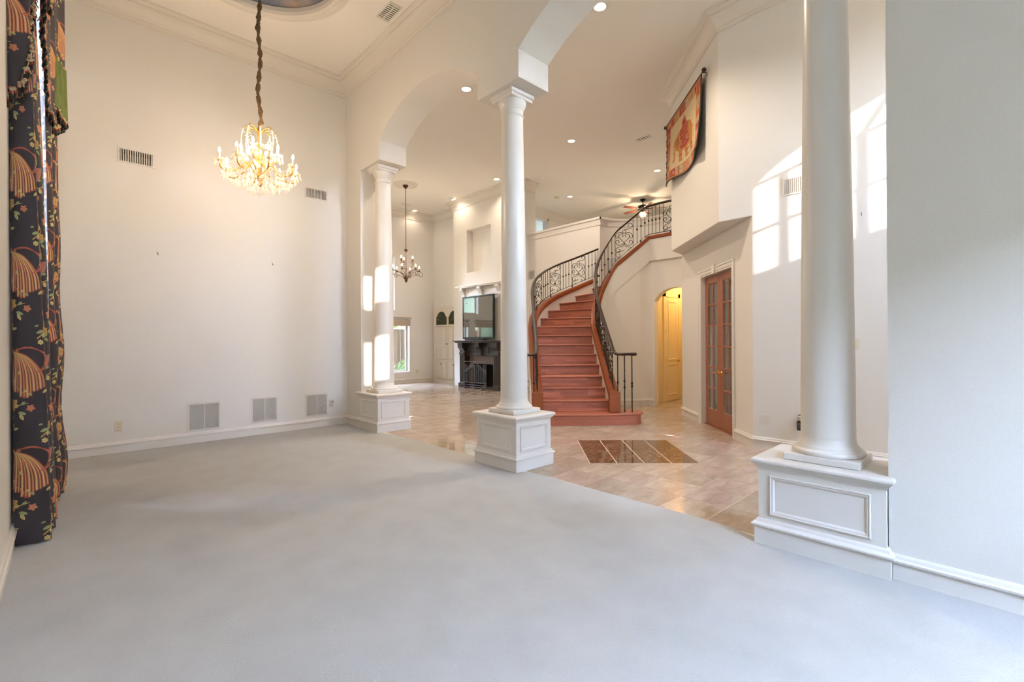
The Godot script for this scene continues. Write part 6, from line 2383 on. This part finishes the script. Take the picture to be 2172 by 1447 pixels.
	for e in [[-0.66, -0.45, 0.0, 0.97], [0.45, 0.66, 0.0, 0.97], [-0.45, 0.45, 0.73, 0.97]]:
		m = MB.new()
		m.bb(Vector3(e[0], e[2], 0.0), Vector3(e[1], e[3], 0.035))
		part(m, "granite_slab", M.granite, o)
	m = MB.new()
	m.bb(Vector3(-0.44, 0.002, -0.4), Vector3(0.44, 0.75, -0.36))
	m.bb(Vector3(-0.449, 0.0, -0.4), Vector3(-0.43, 0.75, 0.03))
	m.bb(Vector3(0.43, 0.0, -0.4), Vector3(0.449, 0.75, 0.03))
	m.bb(Vector3(-0.449, 0.71, -0.4), Vector3(0.449, 0.73, 0.03))
	part(m, "firebox", M.dark, o)
	# fire screen standing before it
	o = thing("fireplace_screen", "grey wrought iron fireplace screen with an arched top bar and two doors", "fireplace screen", F + Vector3(-0.32, 0, -0.05), -PI / 2)
	m = MB.new()
	for s in [-1.0, 1.0]: m.cbox(Vector3(s * 0.51, 0.41, 0), Vector3(0.025, 0.8, 0.02), 0.004)
	m.cbox(Vector3(0, 0.8, 0), Vector3(1.04, 0.02, 0.02), 0.004)
	for y in [0.05, 0.11, 0.18]: m.cbox(Vector3(0, y, 0), Vector3(1.04, 0.022, 0.02), 0.004)
	part(m, "frame", M.pewter, o)
	for dy in [0.0, 0.06]:
		m = MB.new()
		var ar := []
		for k in 21:
			var x := -0.5 + k * 0.05
			var e := absf(x)
			ar.append(Vector3(x, 0.56 - dy + 0.2 * pow(maxf(0.0, cos(minf(PI, e * 6.2)) * 0.5 + 0.5), 1.0), 0.004))
		m.tube(smooth_path(ar, 2), 0.011, 6)
		part(m, "arched_bar", M.pewter, o)
	for k in 11:
		var x := -0.42 + k * 0.084
		m = MB.new()
		m.cbox(Vector3(x, 0.45, 0), Vector3(0.016 if k % 5 else 0.03, 0.54, 0.012), 0.003)
		part(m, "upright", M.pewter, o)
	for s in [-1.0, 1.0]:
		m = MB.new()
		m.bb(Vector3(s * 0.02, 0.19, -0.004), Vector3(s * 0.5, 0.62, -0.001))
		part(m, "mesh_panel", glass(Color(0.2, 0.2, 0.2), 0.35, 0.4), o)
		m = MB.new()
		m.tube(smooth_path([Vector3(s * 0.5, 0.2, 0.0), Vector3(s * 0.52, 0.12, 0.08), Vector3(s * 0.54, 0.05, 0.13), Vector3(s * 0.53, 0.02, 0.18), Vector3(s * 0.5, 0.05, 0.19), Vector3(s * 0.51, 0.08, 0.16)], 5), 0.014, 7)
		part(m, "scroll_foot", M.pewter, o)
	m = MB.new()
	m.ball(Vector3(0.03, 0.42, 0.02), 0.016, 10, 6)
	part(m, "door_knob", M.pewter, o)
	# television on the mantel shelf
	o = thing("television", "large black framed flat screen television standing on the mantel shelf", "television", Vector3(XB - 0.17, 1.433, -10.87), -PI / 2)
	m = MB.new()
	m.cbox(Vector3(0, 0.012, 0), Vector3(0.5, 0.024, 0.2), 0.008)
	m.bb(Vector3(-0.08, 0.02, -0.02), Vector3(0.08, 0.08, 0.01))
	part(m, "stand", M.bezel, o)
	m = MB.new()
	m.cbox(Vector3(0, 0.69, -0.02), Vector3(1.46, 1.29, 0.05), 0.01)
	part(m, "housing", M.bezel, o)
	m = MB.new()
	m.frame(Vector3(0, 0.69, 0.005), Vector3.RIGHT, Vector3.UP, 1.46, 1.29, [Vector2(0, 0), Vector2(0.004, 0.008), Vector2(0.045, 0.008), Vector2(0.05, 0.001)])
	part(m, "bezel", M.bezel, o)
	m = MB.new()
	m.quad(Vector3(-0.685, 0.1, 0.007), Vector3(0.685, 0.1, 0.007), Vector3(0.685, 1.285, 0.007), Vector3(-0.685, 1.285, 0.007), Vector3(0, 0, 1))
	part(m, "screen", M.screen, o, "switched off screen mirroring the room")
	m = MB.new()
	m.ball(Vector3(0, 0.068, 0.016), 0.007, 8, 6)
	part(m, "power_lamp", M.trim, o)
	var sb := thing("sound_bar", "slim dark sound bar on the mantel shelf under the television", "sound bar", Vector3(XB - 0.31, 1.433, -10.87), -PI / 2)
	m = MB.new()
	m.cbox(Vector3(0, 0.024, 0), Vector3(0.86, 0.046, 0.06), 0.01)
	part(m, "case", M.bezel, sb)
	m = MB.new()
	m.bb(Vector3(-0.41, 0.006, 0.03), Vector3(0.41, 0.042, 0.032))
	part(m, "speaker_cloth", M.dark, sb)
	# white shelf with corbels above the television
	o = thing("corbel_shelf", "white moulded shelf on three corbels above the television", "shelf", Vector3(XB, 2.78, -10.85), -PI / 2)
	m = MB.new()
	m.bb(Vector3(-0.92, 0.0, 0), Vector3(0.92, 0.26, 0.05))
	part(m, "back_board", M.trim, o)
	for k in 3:
		m = MB.new()
		m.cbox(Vector3(0, 0.05 + k * 0.06, 0.05), Vector3(1.84, 0.012, 0.02), 0.004)
		part(m, "bead", M.trim, o)
	for x in [-0.84, 0.02, 0.84]:
		m = MB.new()
		m.prism(PackedVector2Array([Vector2(0.0, -0.04), Vector2(0.08, -0.03), Vector2(0.09, 0.06), Vector2(0.14, 0.14), Vector2(0.19, 0.2), Vector2(0.19, 0.26), Vector2(0, 0.26)]), Vector3(x - 0.07, 0, 0), Vector3(0, 0, 1), Vector3.UP, Vector3(0.14, 0, 0))
		part(m, "corbel", M.trim, o)
	m = MB.new()
	m.cbox(Vector3(0, 0.275, 0.11), Vector3(2.02, 0.03, 0.24), 0.006)
	m.cbox(Vector3(0, 0.305, 0.12), Vector3(2.1, 0.035, 0.27), 0.01)
	part(m, "shelf_board", M.trim, o)
	# woven shades in the low garden windows
	for wn in shaded:
		var m0 := MB.new()
		var hw := 0.95
		var y := 1.79
		var zz := 0.22
		m0.cbox(Vector3(0, y + 0.03, zz), Vector3(hw * 2, 0.05, 0.07), 0.008)
		var sh := part(m0, "window_shade", M.shade, wn, "woven shade drawn up")
		for k in 9:
			m = MB.new()
			m.cbox(Vector3(0, y - 0.05 - k * 0.022, zz + 0.004 * (k % 2)), Vector3(hw * 2 - 0.06, 0.02, 0.03), 0.004)
			part(m, "slat", M.shade, sh)
	# niche shelf right of the fireplace
	o = thing("niche_shelf", "white ledge in the arched niche right of the fireplace", "shelf", Vector3(9.55, 1.46, -8.75))
	m = MB.new()
	m.cbox(Vector3(0, 0.0, 0), Vector3(0.3, 0.04, 0.88), 0.006)
	part(m, "board", M.trim, o)

# ---------------------------------------------------------------- outside
func leaf_cloud(mb: MB, c: Vector3, r: Vector3, n: int, size: float, rng: RandomNumberGenerator) -> void:
	for k in n:
		var d := Vector3(rng.randfn(), rng.randfn(), rng.randfn()).normalized() * pow(rng.randf(), 0.4)
		var p := c + d * r
		var a := Vector3(rng.randfn(), rng.randfn(), rng.randfn()).normalized()
		var b := a.cross(Vector3(rng.randfn(), rng.randfn(), rng.randfn())).normalized()
		var s := size * rng.randf_range(0.6, 1.2)
		mb.quad(p - a * s, p + b * s * 0.45, p + a * s, p - b * s * 0.45)

func build_outside() -> void:
	var rng := RandomNumberGenerator.new()
	rng.seed = 31
	var mb := MB.new()
	mb.bb(Vector3(-40, -0.4, -45), Vector3(45, -0.12, 40))
	struct("ground_lawn", mb, M.grass, "lawn and garden ground round the house", "lawn")
	mb = MB.new()
	mb.bb(Vector3(-7, -0.12, 2.62), Vector3(-0.6, 6.4, 4.6))
	struct("wall_sun_block", mb, M.stone, "added unseen stone block keeping the sun off the living room side windows", "wall")  # added mass out of view, stops direct sun at the side windows
	var hg := thing("added_front_hedge", "added unseen hedge keeping the sun out of the low front windows", "hedge", Vector3(2.5, -0.12, 5.6))  # added sun block, keeps sun patches off the carpet
	mb = MB.new()
	mb.cbox(Vector3(0, 2.0, 0), Vector3(13.0, 4.0, 0.9), 0.15)
	part(mb, "clipped_mass", M.leafs[2], hg)
	mb = MB.new()
	for k in 26: leaf_cloud(mb, Vector3(-6.3 + k * 0.5, 2.0, -0.3), Vector3(0.4, 1.9, 0.25), 120, 0.06, rng)
	var hl := part(mb, "foliage", M.leafs[0], hg)
	hl.set_meta("kind", "stuff")
	var eg := thing("added_evergreen_screen", "added evergreen screen cutting the light that reaches the great room", "hedge", Vector3(-2.5, -0.12, -20))  # added to hide bright low sky from the fireplace wall
	mb = MB.new()
	mb.cbox(Vector3(0, 4.0, 0), Vector3(14.0, 8.0, 1.4), 0.3)
	part(mb, "clipped_mass", M.leafs[2], eg)
	mb = MB.new()
	for k in 20: leaf_cloud(mb, Vector3(-6.6 + k * 0.7, 4.0, 0.5), Vector3(0.5, 3.9, 0.4), 120, 0.09, rng)
	part(mb, "foliage", M.leafs[2], eg).set_meta("kind", "stuff")
	for sx in [[3.0, "added evergreen hedge shading the fence from the patio end nearer the street"], [13.7, "added evergreen hedge shading the fence from the patio end nearer the chimney"]]:  # both added to close off side sky that overlit the fence
		var sh := thing("added_side_hedge", sx[1], "hedge", Vector3(sx[0], -0.12, -16.1))
		mb = MB.new()
		mb.cbox(Vector3(0, 3.0, 0), Vector3(0.8, 6.0, 2.7), 0.15)
		part(mb, "clipped_mass", M.leafs[2], sh)
		mb = MB.new()
		for k in 6: leaf_cloud(mb, Vector3(0, 3.0, -1.1 + k * 0.44), Vector3(0.55, 2.9, 0.3), 120, 0.07, rng)
		part(mb, "foliage", M.leafs[0], sh).set_meta("kind", "stuff")
	# fence of separate boards
	var f := thing("garden_fence", "weathered brown board fence behind the great room windows", "fence", Vector3(8.5, -0.12, -17.6))
	for k in 70:
		var h := 2.05 + rng.randf_range(-0.015, 0.015)
		var m := MB.new()
		m.cbox(Vector3((k - 35) * 0.145, h / 2, rng.randf_range(-0.004, 0.004)), Vector3(0.138, h, 0.022), 0.004)
		part(m, "board", M.fence[rng.randi() % 3], f)
	for y in [0.4, 1.6]:
		var m := MB.new()
		m.cbox(Vector3(0, y, -0.04), Vector3(10.2, 0.09, 0.04), 0.004)
		part(m, "rail", M.fence[1], f)
	# added roof that shades the fence and dims the great room windows
	var pc := thing("added_patio_cover", "added flat wooden cover shading the strip behind the house", "patio cover", Vector3(7.0, -0.12, -15.8))
	mb = MB.new()
	mb.bb(Vector3(-3.2, 5.62, -1.6), Vector3(6.0, 5.78, 1.4))
	part(mb, "roof_deck", M.fence[1], pc)
	for k in 14:
		mb = MB.new()
		mb.cbox(Vector3(-3.1 + k * 0.69, 5.55, -0.1), Vector3(0.05, 0.14, 2.9), 0.005)
		part(mb, "rafter", M.fence[k % 3], pc)
	for x in [-3.1, 5.8]:
		mb = MB.new()
		mb.cbox(Vector3(x, 2.75, -1.05), Vector3(0.14, 5.5, 0.14), 0.01)
		part(mb, "post", M.fence[0], pc)
	# low stone planter
	var pl := thing("stone_planter", "low stone planter wall before the fence", "planter", Vector3(8.6, -0.12, -16.6))
	for r in 3:
		for k in 16:
			var m := MB.new()
			m.cbox(Vector3(-2.8 + k * 0.36 + (0.18 if r % 2 else 0.0), 0.08 + r * 0.16, 0), Vector3(0.35, 0.15, 0.22), 0.02)
			part(m, "stone", M.stone, pl)
	var cp := MB.new()
	cp.cbox(Vector3(0, 0.52, 0), Vector3(6.0, 0.06, 0.3), 0.01)
	part(cp, "coping", M.brick[2], pl)
	# shrubs and tree
	for s in [[8.1, -15.6, 0.42, 2, "dark low shrub under the garden window beside the jamb"], [9.2, -15.6, 0.43, 0, "rounded green shrub under the garden window"], [7.1, -15.6, 0.44, 2, "dark low shrub under the garden window far from the jamb"], [10.6, -15.6, 0.6, 0, "taller green shrub against the stone planter"]]:
		var o := thing("garden_shrub", s[4], "shrub", Vector3(s[0], -0.12, s[1]))
		var m := MB.new()
		leaf_cloud(m, Vector3(0, s[2], 0), Vector3(s[2] * 1.15, s[2], s[2]), 900, 0.05, rng)
		var lf := part(m, "foliage", M.leafs[s[3]], o)
		lf.set_meta("kind", "stuff")
		m = MB.new()
		m.tube([Vector3(0, 0, 0), Vector3(0.02, s[2], 0)], 0.02, 6)
		part(m, "stem", M.mantel, o)
	var t := thing("garden_tree", "yellow green leafy tree overhanging the fence", "tree", Vector3(8.9, -0.12, -18.6))
	mb = MB.new()
	mb.tube(smooth_path([Vector3(0, 0, 0), Vector3(0.1, 1.4, 0.1), Vector3(-0.2, 2.6, 0.3), Vector3(-0.3, 4.0, 0.2)], 6), 0.09, 8)
	mb.tube(smooth_path([Vector3(0.05, 1.6, 0.1), Vector3(0.8, 2.3, 0.6), Vector3(1.4, 2.6, 0.8)], 5), 0.045, 7)
	part(mb, "trunk", M.mantel, t)
	mb = MB.new()
	for c in [[0.0, 2.7, 0.6, 1.1], [1.2, 2.6, 0.6, 0.9], [-1.1, 2.6, 0.6, 0.9], [0.5, 2.3, 1.3, 0.5], [-0.8, 2.2, 1.3, 0.5], [-0.6, 3.4, 0.3, 1.1], [2.2, 2.7, 0.6, 0.9]]:
		leaf_cloud(mb, Vector3(c[0], c[1], c[2]), Vector3(c[3], c[3] * 0.55, c[3] * 0.5), 900, 0.075, rng)
	var fo := part(mb, "foliage", M.leafs[1], t)
	fo.set_meta("kind", "stuff")
	# neighbour's house
	var n := thing("neighbour_house", "tan brick house with a tiled roof beyond the fence", "house", Vector3(9, -0.12, -24))
	mb = MB.new()
	mb.bb(Vector3(-5, 0, -4), Vector3(7, 5.6, 0))
	mb.prism(PackedVector2Array([Vector2(-5, 5.6), Vector2(7, 5.6), Vector2(1, 9.2)]), Vector3(0, 0, -4), Vector3.RIGHT, Vector3.UP, Vector3(0, 0, 4))
	part(mb, "wall", M.mortar, n)
	var bm := [MB.new(), MB.new(), MB.new()]
	for r in 76:
		var y := 0.04 + r * 0.073
		for k in 54:
			var x := -5.0 + k * 0.222 + (0.111 if r % 2 else 0.0)
			var b: MB = bm[rng.randi() % 3]
			b.bb(Vector3(x, y, 0), Vector3(x + 0.212, y + 0.063, 0.01))
	for k in 3:
		var o := part(bm[k], "bricks", M.brick[k], n)
		o.set_meta("kind", "stuff")
	mb = MB.new()
	for s in [-1.0, 1.0]:
		var a := Vector3(1, 9.3, 0)
		var b := Vector3(1 + s * 6.5, 5.35, 0)
		mb.quad(a + Vector3(0, 0, 0.3), b + Vector3(0, 0, 0.3), b + Vector3(0, 0, -4.3), a + Vector3(0, 0, -4.3), Vector3(s, 1, 0))
		mb.quad(a + Vector3(0, 0, 0.3), b + Vector3(0, 0, 0.3), b + Vector3(0, -0.15, 0.3), a + Vector3(0, -0.15, 0.3), Vector3(0, 0, 1))
	part(mb, "roof", M.roof[0], n)
	# lower tiled roof seen just over the fence
	var rf := MB.new()
	for r in 10:
		for k in 46:
			rf.bb(Vector3(-5.0 + k * 0.26, 2.2 + r * 0.1, 2.2 - r * 0.22), Vector3(-5.0 + k * 0.26 + 0.245, 2.245 + r * 0.1, 2.42 - r * 0.22))
	var rp := part(rf, "porch_roof_tiles", M.roof[1], n)
	rp.set_meta("kind", "stuff")
	rf = MB.new()
	rf.bb(Vector3(-5.0, 0.0, 0.2), Vector3(7.0, 2.15, 2.2))
	part(rf, "porch", M.mortar, n)
